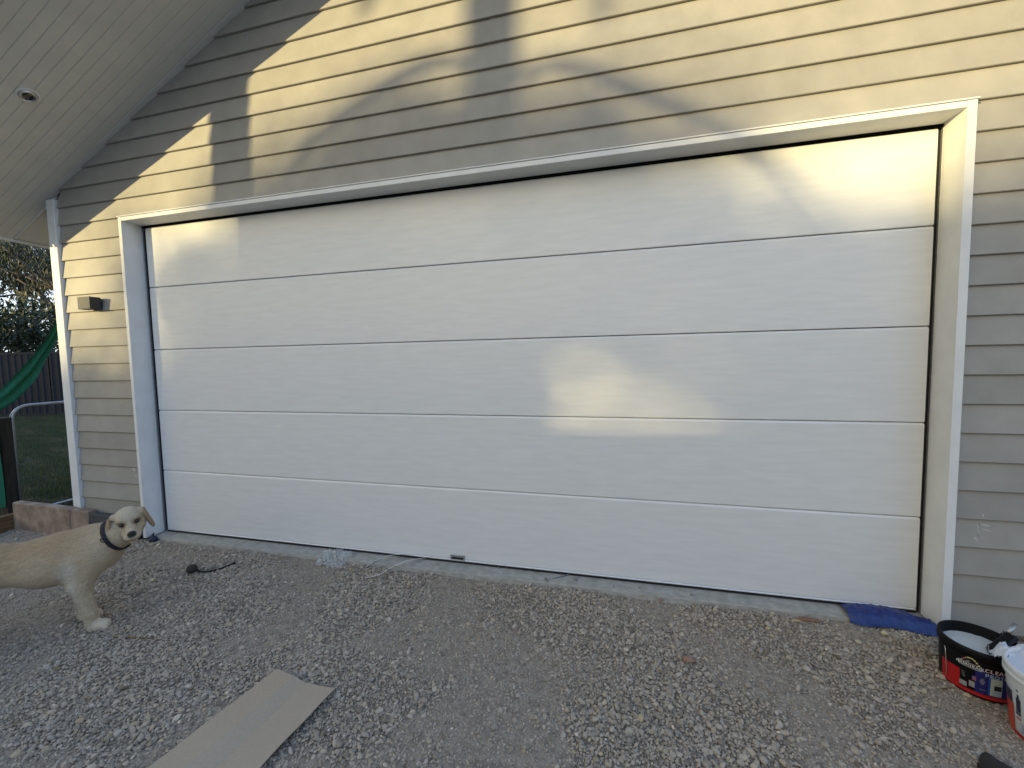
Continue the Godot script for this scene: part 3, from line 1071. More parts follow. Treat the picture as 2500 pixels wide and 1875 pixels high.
# distances to the shapes, joined with a smooth minimum on a grid and meshed as surface nets
func nets(prims: Array, lo: Vector3, hi: Vector3, cell: float) -> Array:
	var nx := int((hi.x - lo.x) / cell) + 2
	var ny := int((hi.y - lo.y) / cell) + 2
	var nz := int((hi.z - lo.z) / cell) + 2
	var f := PackedFloat32Array()
	f.resize(nx * ny * nz)
	f.fill(10.0)
	for p in prims:
		var k: float = p[5]
		var mn: Vector3
		var mx: Vector3
		if p[0] == 0:
			var r := maxf(p[3], p[4])
			mn = (p[1] as Vector3).min(p[2]) - Vector3.ONE * r
			mx = (p[1] as Vector3).max(p[2]) + Vector3.ONE * r
		else:
			var r2: float = maxf(p[2].x, maxf(p[2].y, p[2].z))
			mn = p[1] - Vector3.ONE * r2
			mx = p[1] + Vector3.ONE * r2
		var g := Vector3.ONE * (k + cell * 3.0)
		mn = ((mn - g - lo) / cell).floor()
		mx = ((mx + g - lo) / cell).ceil()
		for z in range(maxi(0, int(mn.z)), mini(nz, int(mx.z) + 1)):
			for y in range(maxi(0, int(mn.y)), mini(ny, int(mx.y) + 1)):
				for x in range(maxi(0, int(mn.x)), mini(nx, int(mx.x) + 1)):
					var q := lo + Vector3(x, y, z) * cell
					var d := 0.0
					if p[0] == 0:
						var ab: Vector3 = p[2] - p[1]
						var t := clampf((q - p[1]).dot(ab) / ab.length_squared(), 0.0, 1.0)
						d = q.distance_to(p[1] + ab * t) - lerpf(p[3], p[4], t)
					else:
						var e: Vector3 = p[3] * (q - p[1])
						var k0: float = (e / p[2]).length()
						var k1: float = (e / (p[2] * p[2])).length()
						d = k0 * (k0 - 1.0) / maxf(k1, 0.0001)
					var i := (z * ny + y) * nx + x
					var h := maxf(k - absf(f[i] - d), 0.0) / k
					f[i] = minf(f[i], d) - h * h * k * 0.25
	var ids := {}
	var vs := PackedVector3Array()
	var tri := PackedInt32Array()
	for z in nz - 1:
		for y in ny - 1:
			for x in nx - 1:
				var i := (z * ny + y) * nx + x
				var s := 0
				var v := [f[i], f[i + 1], f[i + nx], f[i + nx + 1], f[i + nx * ny], f[i + nx * ny + 1], f[i + nx * ny + nx], f[i + nx * ny + nx + 1]]
				for c in 8:
					if v[c] < 0.0:
						s += 1
				if s == 0 or s == 8:
					continue
				var sum := Vector3.ZERO
				var n := 0
				for a in 8:
					for bit in [1, 2, 4]:
						if a & bit:
							continue
						var c: int = a | bit
						if (v[a] < 0.0) != (v[c] < 0.0):
							var t: float = v[a] / (v[a] - v[c])
							var pa := Vector3(a & 1, (a >> 1) & 1, (a >> 2) & 1)
							var pc := Vector3(c & 1, (c >> 1) & 1, (c >> 2) & 1)
							sum += pa.lerp(pc, t)
							n += 1
				ids[i] = vs.size()
				vs.append(lo + (Vector3(x, y, z) + sum / n) * cell)
	var step := [1, nx, nx * ny]
	for i in ids.keys():
		for ax in 3:
			var j: int = i + step[ax]
			if (f[i] < 0.0) == (f[j] < 0.0):
				continue
			var u: int = step[(ax + 1) % 3]
			var w: int = step[(ax + 2) % 3]
			if not (ids.has(i - u) and ids.has(i - w) and ids.has(i - u - w)):
				continue
			var a: int = ids[i]
			var b: int = ids[i - u]
			var c: int = ids[i - u - w]
			var d: int = ids[i - w]
			if f[i] < 0.0:
				tri.append_array(PackedInt32Array([a, c, b, a, d, c]))
			else:
				tri.append_array(PackedInt32Array([a, b, c, a, c, d]))
	return [vs, tri]

func near_skin(prims: Array, q: Vector3) -> float:
	var f := 10.0
	for p in prims:
		if p[0] != 0:
			continue
		var ab: Vector3 = p[2] - p[1]
		var t := clampf((q - p[1]).dot(ab) / ab.length_squared(), 0.0, 1.0)
		var d: float = q.distance_to(p[1] + ab * t) - lerpf(p[3], p[4], t)
		var h: float = maxf(p[5] - absf(f - d), 0.0) / p[5]
		f = minf(f, d) - h * h * p[5] * 0.25
	return f

func skin_mesh(parts: Array, cols: Array) -> ArrayMesh:
	var st := SurfaceTool.new()
	st.begin(Mesh.PRIMITIVE_TRIANGLES)
	st.set_smooth_group(0)
	var base := 0
	for p in parts.size():
		var vs: PackedVector3Array = parts[p][0]
		for i in vs.size():
			st.set_color(cols[p][i])
			st.add_vertex(vs[i])
		for t in parts[p][1]:
			st.add_index(base + t)
		base += vs.size()
	st.generate_normals()
	return st.commit()

func build_dog() -> void:
	var o := Vector3(0.871, GY, 1.067)
	var yaw := atan2(0.65, -0.82)
	var dog := thing("dog", "pale yellow short haired dog with navy collar looking at the camera", "dog", o)
	dog.rotation.y = yaw
	var hp := Vector3(-0.105, 0.583, 0.212)          # centre of the head
	var prims := [
		cap(Vector3(0, 0.475, -0.60), Vector3(0, 0.472, -0.34), 0.092, 0.098, 0.05),
		cap(Vector3(0, 0.462, -0.34), Vector3(0, 0.445, -0.10), 0.100, 0.122, 0.06),
		cap(Vector3(0, 0.425, -0.14), Vector3(0, 0.43, 0.0), 0.126, 0.126, 0.06),
		cap(Vector3(0, 0.455, -0.06), Vector3(0, 0.48, 0.04), 0.110, 0.100, 0.06),
		cap(Vector3(0, 0.415, 0.02), Vector3(0, 0.415, 0.085), 0.112, 0.080, 0.05),
		cap(Vector3(0, 0.475, 0.05), hp.lerp(Vector3(0, 0.475, 0.05), 0.28) + Vector3(0, -0.012, 0), 0.108, 0.083, 0.05),
		cap(hp.lerp(Vector3(0, 0.475, 0.05), 0.3), hp + Vector3(0.022, 0.005, -0.012), 0.083, 0.054, 0.02),
	]
	for s in [-1.0, 1.0]:
		var dz := 0.0 if s < 0 else -0.055
		prims.append(cap(Vector3(s * 0.075, 0.43, 0.035), Vector3(s * 0.086, 0.30, -0.01 + dz * 0.5), 0.082, 0.052, 0.05))
		prims.append(cap(Vector3(s * 0.088, 0.28, -0.015 + dz * 0.5), Vector3(s * 0.082, 0.11, 0.012 + dz), 0.045, 0.031, 0.03))
		prims.append(cap(Vector3(s * 0.082, 0.11, 0.012 + dz), Vector3(s * 0.081, 0.035, 0.018 + dz), 0.031, 0.029, 0.02))
		prims.append(ell(Vector3(s * 0.081, 0.026, 0.050 + dz), Vector3(0.035, 0.026, 0.046), 0.02))
		prims.append(cap(Vector3(s * 0.07, 0.43, -0.57), Vector3(s * 0.095, 0.29, -0.50), 0.105, 0.075, 0.05))
		prims.append(cap(Vector3(s * 0.095, 0.29, -0.50), Vector3(s * 0.09, 0.155, -0.66), 0.070, 0.036, 0.04))
		prims.append(cap(Vector3(s * 0.09, 0.155, -0.66), Vector3(s * 0.09, 0.035, -0.64), 0.035, 0.030, 0.02))
		prims.append(ell(Vector3(s * 0.09, 0.026, -0.605), Vector3(0.036, 0.026, 0.05), 0.02))
	prims.append(cap(Vector3(0, 0.50, -0.68), Vector3(0.02, 0.40, -0.82), 0.042, 0.030, 0.04))
	prims.append(cap(Vector3(0.02, 0.40, -0.82), Vector3(0.03, 0.27, -0.88), 0.030, 0.014, 0.02))
	var body := nets(prims, Vector3(-0.25, -0.02, -0.93), Vector3(0.25, 0.72, 0.34), 0.012)
	# front paws with toes, on a finer grid
	var paws := []
	for s in [-1.0, 1.0]:
		var dz := 0.0 if s < 0 else -0.055
		var c := Vector3(s * 0.081, 0.0, dz)
		var pp := [ell(c + Vector3(0, 0.028, 0.052), Vector3(0.036, 0.026, 0.042), 0.012), cap(c + Vector3(0, 0.07, 0.014), c + Vector3(0, 0.035, 0.03), 0.030, 0.030, 0.015)]
		for t in 4:
			var x := (t - 1.5) * 0.0185
			pp.append(cap(c + Vector3(x * 0.9, 0.027, 0.06), c + Vector3(x * 1.1, 0.0150, 0.086 - absf(x) * 0.45), 0.0135, 0.0118, 0.005))
		paws.append(nets(pp, c + Vector3(-0.06, -0.01, -0.03), c + Vector3(0.06, 0.11, 0.125), 0.004))
	# head, on its own grid: z to the nose
	var hd := [
		ell(Vector3(0, 0.042, -0.045), Vector3(0.066, 0.056, 0.080), 0.02),
		ell(Vector3(0, 0.047, 0.008), Vector3(0.058, 0.040, 0.046), 0.02),
		ell(Vector3(0.038, -0.008, -0.022), Vector3(0.038, 0.050, 0.058), 0.025),
		ell(Vector3(-0.038, -0.008, -0.022), Vector3(0.038, 0.050, 0.058), 0.025),
		cap(Vector3(0, 0.012, 0.03), Vector3(0, -0.006, 0.118), 0.034, 0.025, 0.02),
		cap(Vector3(0.019, -0.024, 0.04), Vector3(0.015, -0.032, 0.112), 0.031, 0.024, 0.012),
		cap(Vector3(-0.019, -0.024, 0.04), Vector3(-0.015, -0.032, 0.112), 0.031, 0.024, 0.012),
		cap(Vector3(0, -0.064, -0.01), Vector3(0, -0.071, 0.088), 0.030, 0.019, 0.010),
		ell(Vector3(0.033, 0.058, 0.030), Vector3(0.018, 0.011, 0.015), 0.014),
		ell(Vector3(-0.033, 0.058, 0.030), Vector3(0.018, 0.011, 0.015), 0.014),
		ell(Vector3(0, -0.006, 0.140), Vector3(0.021, 0.016, 0.012), 0.006),
		cap(Vector3(0, -0.01, -0.05), Vector3(0, -0.05, -0.05), 0.055, 0.055, 0.03),
	]
	for s in [-1.0, 1.0]:
		var flare := 0.17 if s > 0 else 0.10
		var ex := 0.085 if s > 0 else 0.093
		var ez := -0.028 if s > 0 else -0.008
		var eb := Basis(Vector3(0, 0, 1), s * flare)
		hd.append(ell(Vector3(s * 0.066, 0.060, -0.040), Vector3(0.020, 0.017, 0.034), 0.012, Basis(Vector3(0, 0, 1), s * -0.5)))
		hd.append(ell(Vector3(s * ex, 0.018, ez), Vector3(0.012, 0.054, 0.036), 0.008, eb * Basis(Vector3(1, 0, 0), -0.12)))
		hd.append(ell(Vector3(s * ex, 0.018, ez) + eb * Vector3(s * 0.005, -0.052, 0.010), Vector3(0.011, 0.036, 0.026), 0.010, eb))
	var head := nets(hd, Vector3(-0.14, -0.12, -0.15), Vector3(0.14, 0.12, 0.17), 0.0045)
	var face := Vector3(2.84, 0, 1.84).normalized().rotated(Vector3.UP, -yaw)
	var hb := Basis(Vector3.UP.cross(face), Vector3.UP, face) * Basis(Vector3(0, 1, 0), 0.04) * Basis(Vector3(1, 0, 0), 0.10) * Basis(Vector3(0, 0, 1), 0.13)
	hb = hb.scaled_local(Vector3.ONE * 0.94)
	var ht := Transform3D(hb, hp)
	# colours of the coat
	var cn := noise(55, 9.0, 3)
	var hn := noise(56, 30.0, 3)
	var cream := Color(.55, .435, .285)
	var tan := Color(.47, .32, .17)
	var pale := Color(.64, .57, .45)
	var bc := []
	for v in body[0]:
		var t := smoothstep(0.36, 0.55, v.y + 0.05 * cn.get_noise_3dv(v)) * smoothstep(0.14, -0.10, v.z)
		var c := cream.lerp(tan, t * 0.85)
		c = c.lerp(pale, 0.8 * smoothstep(0.06, 0.0, absf(v.z + 0.045 + 0.02 * cn.get_noise_3dv(v * 1.4))) * smoothstep(0.52, 0.40, v.y))
		c = c.lerp(pale, 0.4 * smoothstep(0.10, 0.04, v.y))
		bc.append(c * (1.0 + 0.10 * hn.get_noise_3dv(v * Vector3(1, 1, 0.35))))
	var pc := []
	for p in paws:
		var q := []
		for v in p[0]:
			q.append(cream.lerp(pale, 0.45) * (1.0 + 0.1 * hn.get_noise_3dv(v)))
		pc.append(q)
	var hc := []
	var hv := PackedVector3Array()
	for v in head[0]:
		var c := (cream * 0.9).lerp(pale, 0.3 * smoothstep(0.03, 0.08, v.y) * smoothstep(0.07, 0.03, absf(v.x)))
		c = c.lerp(Color(.34, .22, .115), 0.9 * smoothstep(0.070, 0.080, absf(v.x)))
		c = c.lerp(Color(.46, .37, .25), 0.6 * smoothstep(0.06, 0.12, v.z))
		for s in [-1.0, 1.0]:
			c = c.lerp(Color(.16, .09, .045), 0.95 * smoothstep(0.031, 0.014, ((v - Vector3(s * 0.036, 0.031, 0.046)) * Vector3(0.8, 1.3, 0.6)).length()))
		c = c.lerp(Color(.018, .016, .016), smoothstep(0.026, 0.021, ((v - Vector3(0, -0.007, 0.142)) * Vector3(0.95, 1.1, 1)).length()))
		c = c.lerp(Color(.20, .13, .10), 0.8 * smoothstep(0.006, 0.002, absf(v.y + 0.052 - 0.012 * smoothstep(0.0, 0.03, absf(v.x)))) * smoothstep(0.03, 0.06, v.z))
		hc.append(c * (1.0 + 0.12 * hn.get_noise_3dv(v * 2.0)))
		hv.append(ht * v)
	head[0] = hv
	var coat := mat(Color.WHITE, 0.85)
	coat.vertex_color_use_as_albedo = true
	coat.rim_enabled = true
	coat.rim = 0.4
	coat.rim_tint = 0.6
	put("body", skin_mesh([body, paws[0], paws[1], head], [bc, pc[0], pc[1], hc]), coat, dog)
	# short hairs of the coat
	var hair := MB.new()
	hair.smooth(false)
	hair.tri(Vector3(-0.0012, 0, 0), Vector3(0.0012, 0, 0), Vector3(0, 0.0028, 0.014), Vector3.UP)
	var xf := []
	var cs := []
	for part in [[body, bc, 6, 1.0], [head, hc, 1, 0.55]]:
		var vs: PackedVector3Array = part[0][0]
		var tr: PackedInt32Array = part[0][1]
		for i in range(0, tr.size(), 3):
			var a := vs[tr[i]]
			var b := vs[tr[i + 1]]
			var c := vs[tr[i + 2]]
			var n := (c - a).cross(b - a).normalized()
			if part[2] == 1 and ((ht.affine_inverse() * a).z > 0.115 or part[1][tr[i]].r < 0.25):
				continue
			for k in part[2]:
				var r1 := sqrt(rng.randf())
				var r2 := rng.randf()
				var p := a * (1.0 - r1) + b * (r1 * (1.0 - r2)) + c * (r1 * r2)
				var flow := Vector3(0, -0.55, -1.0) if part[2] > 1 else ht.basis * Vector3(a.x * 0.0, 0.35, -1.0)
				if p.y < 0.28 and part[2] > 1:
					flow = Vector3(0, -1, -0.15)
				flow += Vector3(rng.randfn(), rng.randfn(), rng.randfn()) * 0.22
				flow = (flow - n * flow.dot(n)).normalized()
				var up := (n + flow * 0.05).normalized()
				xf.append(Transform3D(Basis(up.cross(flow), up, flow).scaled_local(Vector3.ONE * part[3] * rng.randf_range(0.6, 1.2)), p))
				cs.append((part[1][tr[i]] as Color) * rng.randf_range(0.74, 1.24))
	multi("fur", hair.mesh(), coat, xf, cs, dog)
	# eyes, tongue, collar
	for s in [-1.0, 1.0]:
		var e := MB.new()
		var prof := []
		for k in 9:
			var a := -PI * 0.5 + PI * k / 8.0
			prof.append(Vector2(0.0135 * cos(a), 0.0112 * sin(a)))
		e.smooth(true).lathe(prof, ht * Vector3(s * 0.036, 0.031, 0.0475), 16, hb)
		put("eye", e.mesh(), mat(lin(.012, .007, .004), 0.08), dog)
	var tg := nets([ell(Vector3(0, -0.060, 0.085), Vector3(0.017, 0.0075, 0.035), 0.01)], Vector3(-0.03, -0.08, 0.03), Vector3(0.03, -0.04, 0.14), 0.004)
	var tv := PackedVector3Array()
	var tc := []
	for v in tg[0]:
		tv.append(ht * v)
		tc.append(Color(.38, .20, .20))
	tg[0] = tv
	var tmat := mat(Color.WHITE, 0.3)
	tmat.vertex_color_use_as_albedo = true
	put("tongue", skin_mesh([tg], [tc]), tmat, dog)
	var n0 := Vector3(0, 0.475, 0.05)
	var ax := Vector3(-0.30, 0.40, 0.86).normalized()
	var cx := ax.cross(Vector3.UP).normalized()
	var cb := Basis(cx, ax, cx.cross(ax))
	var co := n0.lerp(hp, 0.60) + Vector3(0, -0.012, 0)
	var cl := MB.new()
	cl.smooth(true)
	var loop := []
	for k in 49:
		var a := TAU * k / 48.0
		var dir := cb * Vector3(cos(a), 0, sin(a))
		var r := 0.02
		while r < 0.2 and near_skin(prims, co + dir * r) < 0.003:
			r += 0.002
		loop.append([co + dir * (r + 0.003), dir])
	for k in 48:
		var e: Array = [loop[k], loop[k + 1]]
		for w in [[-0.012, -0.008, 0.0, 0.003], [-0.008, 0.008, 0.003, 0.003], [0.008, 0.012, 0.003, 0.0]]:
			cl.quad(e[0][0] + ax * w[0] + e[0][1] * w[2], e[1][0] + ax * w[0] + e[1][1] * w[2], e[1][0] + ax * w[1] + e[1][1] * w[3], e[0][0] + ax * w[1] + e[0][1] * w[3], e[0][1])
	var cp := put("collar", cl.mesh(), mat(lin(.010, .010, .018), 0.75), dog)
	cl = MB.new()
	var ring := []
	for k in 17:
		ring.append(Vector3(0, 0, 0) + Vector3(cos(TAU * k / 16), sin(TAU * k / 16), 0) * 0.014)
	var best := 0
	for k in 48:
		if (loop[k][1] as Vector3).dot(Vector3(-0.9, 0.3, -0.3)) > (loop[best][1] as Vector3).dot(Vector3(-0.9, 0.3, -0.3)):
			best = k
	var side: Vector3 = loop[best][1]
	var at: Vector3 = loop[best][0] + side * 0.005 - Vector3(0, 0.012, 0)
	var path := []
	for q in ring:
		path.append(at + Basis(Vector3.UP.cross(side).normalized(), Vector3.UP, side) * q)
	cl.smooth(true).tube(path, [0.003], 6, false)
	put("collar_ring", cl.mesh(), mat(lin(.03, .03, .06), 0.4, 0.3), cp)

# ---------------------------------------------------------------- buckets
# a patch of print wrapped round a bucket: angles in degrees, heights, and how far it stands proud
func band(b: MB, a0: float, a1: float, y0: float, y1: float, proud: float, r0: float, slope: float) -> void:
	var n := maxi(1, int(absf(a1 - a0) / 4.0))
	for i in n:
		var s := deg_to_rad(lerpf(a0, a1, float(i) / n))
		var t := deg_to_rad(lerpf(a0, a1, float(i + 1) / n))
		var q := []
		for e in [[s, y0], [t, y0], [t, y1], [s, y1]]:
			var r: float = r0 + slope * e[1] + proud
			q.append(Vector3(cos(e[0]) * r, e[1], sin(e[0]) * r))
		b.quad(q[0], q[1], q[2], q[3], Vector3(cos((s + t) * 0.5), 0, sin((s + t) * 0.5)))

func wrap_text(b: MB, s: String, a_mid: float, y_mid: float, height: float, proud: float, r0: float, slope: float, bold := 700, squeeze := 1.0) -> void:
	var tm := TextMesh.new()
	var font := SystemFont.new()
	font.font_names = PackedStringArray(["Droid Sans"])
	font.font_weight = bold
	tm.font = font
	tm.text = s
	tm.font_size = 32
	tm.pixel_size = 1.0
	tm.depth = 0.0
	var ar := tm.get_mesh_arrays()
	var vs: PackedVector3Array = ar[Mesh.ARRAY_VERTEX]
	var ids = ar[Mesh.ARRAY_INDEX]
	var k := height / 24.0
	var pts := []
	var mid := tm.get_aabb().get_center()
	for v in vs:
		var w: Vector3 = (v - mid) * k
		var y := y_mid + w.y
		var r := r0 + slope * y + proud
		var a := deg_to_rad(a_mid) - w.x * squeeze / r
		pts.append(Vector3(cos(a) * r, y, sin(a) * r))
	var n: int = ids.size() if ids != null else pts.size()
	for i in range(0, n, 3):
		var p: Vector3 = pts[ids[i]] if ids != null else pts[i]
		var q: Vector3 = pts[ids[i + 1]] if ids != null else pts[i + 1]
		var t: Vector3 = pts[ids[i + 2]] if ids != null else pts[i + 2]
		b.tri(p, q, t, Vector3(p.x, 0, p.z))

func build_buckets() -> void:
	var base := Vector3(5.47, GY, 0.478)
	var bk := thing("bucket", "black bucket of soapy water with red and blue printed label", "bucket", base, "wash buckets by the right jamb")
	var r0 := 0.1195
	var sl := 0.045
	var black := mat(lin(.006, .006, .007), 0.5)
	black.metallic_specular = 0.3
	var b := MB.new()
	b.smooth(true).lathe([Vector2(0.0, 0.004), Vector2(r0 - 0.006, 0.0), Vector2(r0, 0.006), Vector2(r0 + sl * 0.19, 0.19)], Vector3.ZERO, 64)
	b.lathe([Vector2(r0 - 0.004 + sl * 0.21, 0.214), Vector2(r0 - 0.004, 0.01), Vector2(0.0, 0.008)], Vector3.ZERO, 64)
	put("shell", b.mesh(), black, bk)
	b = MB.new()
	b.smooth(true).lathe([Vector2(r0 + sl * 0.18, 0.176), Vector2(r0 + 0.006 + sl * 0.18, 0.178), Vector2(r0 + 0.0065 + sl * 0.19, 0.206), Vector2(r0 + 0.004 + sl * 0.2, 0.214), Vector2(r0 - 0.002 + sl * 0.2, 0.2155), Vector2(r0 - 0.005 + sl * 0.2, 0.213)], Vector3.ZERO, 64)
	put("rim", b.mesh(), black, bk)
	b = MB.new()
	b.smooth(true)
	var wn := noise(91, 18.0, 3)
	for i in 8:
		for k in 48:
			var q := []
			for e in [[i, k], [i + 1, k], [i + 1, k + 1], [i, k + 1]]:
				var rr: float = 0.1205 * e[0] / 8.0
				var a: float = TAU * e[1] / 48.0
				var p := Vector3(cos(a) * rr, 0, sin(a) * rr)
				q.append(p + Vector3.UP * (0.168 + 0.003 * wn.get_noise_2d(p.x * 3.0, p.z * 3.0)))
			b.quad(q[0], q[1], q[2], q[3], Vector3.UP)
	put("soapy_water", b.mesh(), mat(lin(.62, .64, .62), 0.25), bk)
	# printed label
	b = MB.new()
	b.col = Color(.42, .012, .012)
	band(b, 186, 150, 0.012, 0.104, 0.0006, r0, sl)
	band(b, 150, 40, 0.012, 0.028, 0.0006, r0, sl)
	b.col = Color(.012, .018, .13)
	band(b, 128, 40, 0.029, 0.132, 0.0006, r0, sl)
	b.col = Color(.02, .09, .34)
	band(b, 110, 106, 0.034, 0.120, 0.0009, r0, sl)
	b.col = Color(.42, .50, .44)
	band(b, 107, 90, 0.034, 0.112, 0.0010, r0, sl)
	b.col = Color(.30, .42, .52)
	band(b, 104, 92, 0.036, 0.058, 0.0013, r0, sl)
	b.col = Color(.012, .02, .02)
	band(b, 102, 91, 0.060, 0.082, 0.0014, r0, sl)
	b.col = Color(.30, .30, .31)
	band(b, 150, 139, 0.034, 0.056, 0.0007, r0, sl)
	band(b, 136, 128, 0.044, 0.070, 0.0007, r0, sl)
	b.col = Color(.30, .10, .16)
	band(b, 132, 126.5, 0.078, 0.098, 0.0012, r0, sl)
	b.col = Color(.10, .12, .34)
	band(b, 132, 129, 0.088, 0.098, 0.0015, r0, sl)
	b.col = Color(.35, .35, .36)
	for k in 4:
		band(b, 148 - k * 0.8, 143 - k * 0.4, 0.098 - k * 0.007, 0.0995 - k * 0.007, 0.0009, r0, sl)
	for k in 5:
		band(b, 122 - absf(k - 2.0) * 0.8, 114.5 + absf(k - 2.0) * 0.8, 0.073 + k * 0.0055, 0.0752 + k * 0.0055, 0.0012, r0, sl)
	band(b, 122, 113, 0.048, 0.0495, 0.0012, r0, sl)
	b.col = Color(.45, .05, .05)
	band(b, 148, 60, 0.0165, 0.0185, 0.001, r0, sl)
	put("label_print", b.mesh(), M.paint, bk)
	# emblem: a peak in a framed plate, with its lettering
	b = MB.new()
	b.col = Color(.5, .5, .49)
	band(b, 151, 121, 0.128, 0.1305, 0.0012, r0, sl)
	band(b, 151, 121, 0.147, 0.1490, 0.0012, r0, sl)
	band(b, 152.5, 151, 0.129, 0.148, 0.0012, r0, sl)
	band(b, 121, 119.5, 0.129, 0.148, 0.0012, r0, sl)
	for k in 9:
		var h := 0.149 + 0.022 * sin(PI * k / 8.0)
		b.col = Color(.45, .20, .14) if k < 3 else Color(.62, .58, .26)
		band(b, 148.5 - k * 2.9, 145.6 - k * 2.9, h, h + 0.0055, 0.0012, r0, sl)
	b.col = Color(.6, .6, .58)
	wrap_text(b, "ARMORALL", 136, 0.1388, 0.0125, 0.0015, r0, sl, 800, 1.02)
	b.col = Color(.5, .48, .48)
	for k in 3:
		band(b, 143 - k * 2, 138 - k * 1.5, 0.150 + k * 0.004, 0.1515 + k * 0.004, 0.0014, r0, sl)
	b.col = Color(.66, .50, .50)
	wrap_text(b, "CLEAN", 99, 0.142, 0.0165, 0.0015, r0, sl, 900, 1.12)
	b.col = Color(.34, .46, .56)
	wrap_text(b, "PROTECT", 93, 0.1205, 0.0155, 0.0016, r0, sl, 900, 1.12)
	put("emblem_and_lettering", b.mesh(), M.paint, bk)
	b = MB.new()
	b.smooth(true).tube([Vector3(-0.1285, 0.165, 0.004), Vector3(-0.130, 0.155, 0.012), Vector3(-0.129, 0.10, 0.018), Vector3(-0.1265, 0.05, 0.020), Vector3(-0.125, 0.03, 0.012)], [0.0016], 6)
	put("wire_handle", b.mesh(), M.alu, bk)
	# brush lying over the rim and a white cloth over it
	var br := thing("brush", "black scrubbing brush resting in the black bucket", "brush", base + Vector3(0.062, 0.205, 0.01))
	var bs := Basis(Vector3.UP, 0.55) * Basis(Vector3(0, 0, 1), 0.28)
	b = MB.new()
	b.box(Vector3(0.02, 0.010, 0), Vector3(0.13, 0.022, 0.046), 0.008, bs)
	put("brush_head", b.mesh(), black, br)
	b = MB.new()
	for k in 90:
		var p := Vector3(rng.randf_range(-0.055, 0.095), 0.0, rng.randf_range(-0.022, 0.022))
		b.tube([bs * p, bs * (p + Vector3(rng.randfn() * 0.004, -0.032, rng.randfn() * 0.004))], [0.0018], 4, false)
	put("bristles", b.mesh(), M.dark, br).set_meta("kind", "stuff")
	b = MB.new()
	b.smooth(true).tube([bs * Vector3(0.08, 0.015, 0.0), bs * Vector3(0.11, 0.022, 0.0), bs * Vector3(0.145, 0.02, -0.005)], [0.009, 0.010, 0.008], 10)
	put("handle", b.mesh(), M.steel, br)
	# white pail
	var o2 := Vector3(5.535, GY, 0.775)
	var wp := thing("bucket", "white plastic pail with red printed side beside the black bucket", "bucket", o2, "wash buckets by the right jamb")
	r0 = 0.133
	sl = 0.09
	var whitep := mat(lin(.66, .68, .68), 0.35)
	whitep.subsurf_scatter_enabled = true
	whitep.subsurf_scatter_strength = 0.1
	b = MB.new()
	b.smooth(true).lathe([Vector2(0.0, 0.003), Vector2(r0 - 0.008, 0.0), Vector2(r0, 0.008), Vector2(r0 + sl * 0.25, 0.25)], Vector3.ZERO, 72)
	put("shell", b.mesh(), whitep, wp)
	b = MB.new()
	b.smooth(true).lathe([Vector2(r0 + sl * 0.25, 0.235), Vector2(r0 + sl * 0.25 + 0.007, 0.238), Vector2(r0 + sl * 0.25 + 0.007, 0.252), Vector2(r0 + sl * 0.25 + 0.003, 0.256), Vector2(r0 + sl * 0.25 + 0.006, 0.262), Vector2(r0 + sl * 0.25 + 0.006, 0.280), Vector2(r0 + sl * 0.25, 0.285), Vector2(r0 + sl * 0.25 - 0.006, 0.280), Vector2(r0 + sl * 0.25 - 0.007, 0.230)], Vector3.ZERO, 72)
	put("rim", b.mesh(), whitep, wp)
	b = MB.new()
	b.smooth(true).lathe([Vector2(r0 + 0.014, 0.268), Vector2(0.10, 0.273), Vector2(0.0, 0.276)], Vector3.ZERO, 48)
	put("lid", b.mesh(), mat(lin(.62, .66, .74), 0.4), wp)
	b = MB.new()
	b.col = Color(.48, .05, .025)
	band(b, 250, 188, 0.010, 0.128, 0.0008, r0, sl)
	b.col = Color(.35, .012, .02)
	band(b, 188, 60, 0.010, 0.026, 0.0008, r0, sl)
	b.col = Color(.02, .02, .055)
	band(b, 250, 190, 0.128, 0.176, 0.0008, r0, sl)
	band(b, 183, 176, 0.110, 0.165, 0.0008, r0, sl)
	band(b, 181, 178, 0.165, 0.180, 0.0008, r0, sl)
	band(b, 184, 176, 0.098, 0.108, 0.0008, r0, sl)
	band(b, 182, 178.5, 0.192, 0.198, 0.0008, r0, sl)
	b.col = Color(.12, .16, .30)
	for k in 7:
		band(b, 178 - (k % 2) * 3, 150 - (k % 3) * 6, 0.036 + k * 0.0055, 0.038 + k * 0.0055, 0.0008, r0, sl)
	b.col = Color(.45, .12, .12)
	band(b, 184, 176, 0.080, 0.088, 0.0008, r0, sl)
	band(b, 166, 152, 0.095, 0.125, 0.0008, r0, sl)
	b.col = Color(.50, .52, .53)
	band(b, 186, 120, 0.028, 0.034, 0.0007, r0, sl)
	put("label_print", b.mesh(), M.paint, wp)
	# cloth hanging over both rims
	var ct := thing("cleaning_cloth", "crumpled white cloth lying over the rims of the two buckets", "cloth", Vector3(5.50, 0.185, 0.625))
	b = MB.new()
	b.smooth(true)
	var cn := noise(93, 14.0, 3)
	var rows := []
	for i in 21:
		var row := []
		for j in 15:
			var u := i / 20.0 - 0.5
			var v := j / 14.0 - 0.5
			var e := 1.0 - 0.35 * absf(v) * (1.0 + cn.get_noise_1d(i * 0.7))
			var y := 0.022 + 0.020 * cn.get_noise_2d(u * 1.8, v * 1.8) + 0.012 * sin(u * 14.0 + v * 5.0) - 0.20 * maxf(0.0, absf(u) - 0.36) - 0.09 * maxf(0.0, -v - 0.2)
			row.append(Vector3(u * 0.16 * e, y, v * 0.12 * (1.0 - 0.3 * absf(u))))
		rows.append(row)
	for i in 20:
		for j in 14:
			b.quad(rows[i][j], rows[i + 1][j], rows[i + 1][j + 1], rows[i][j + 1], Vector3.UP)
	put("cloth", b.mesh(), mat(lin(.66, .69, .76), 0.9), ct)

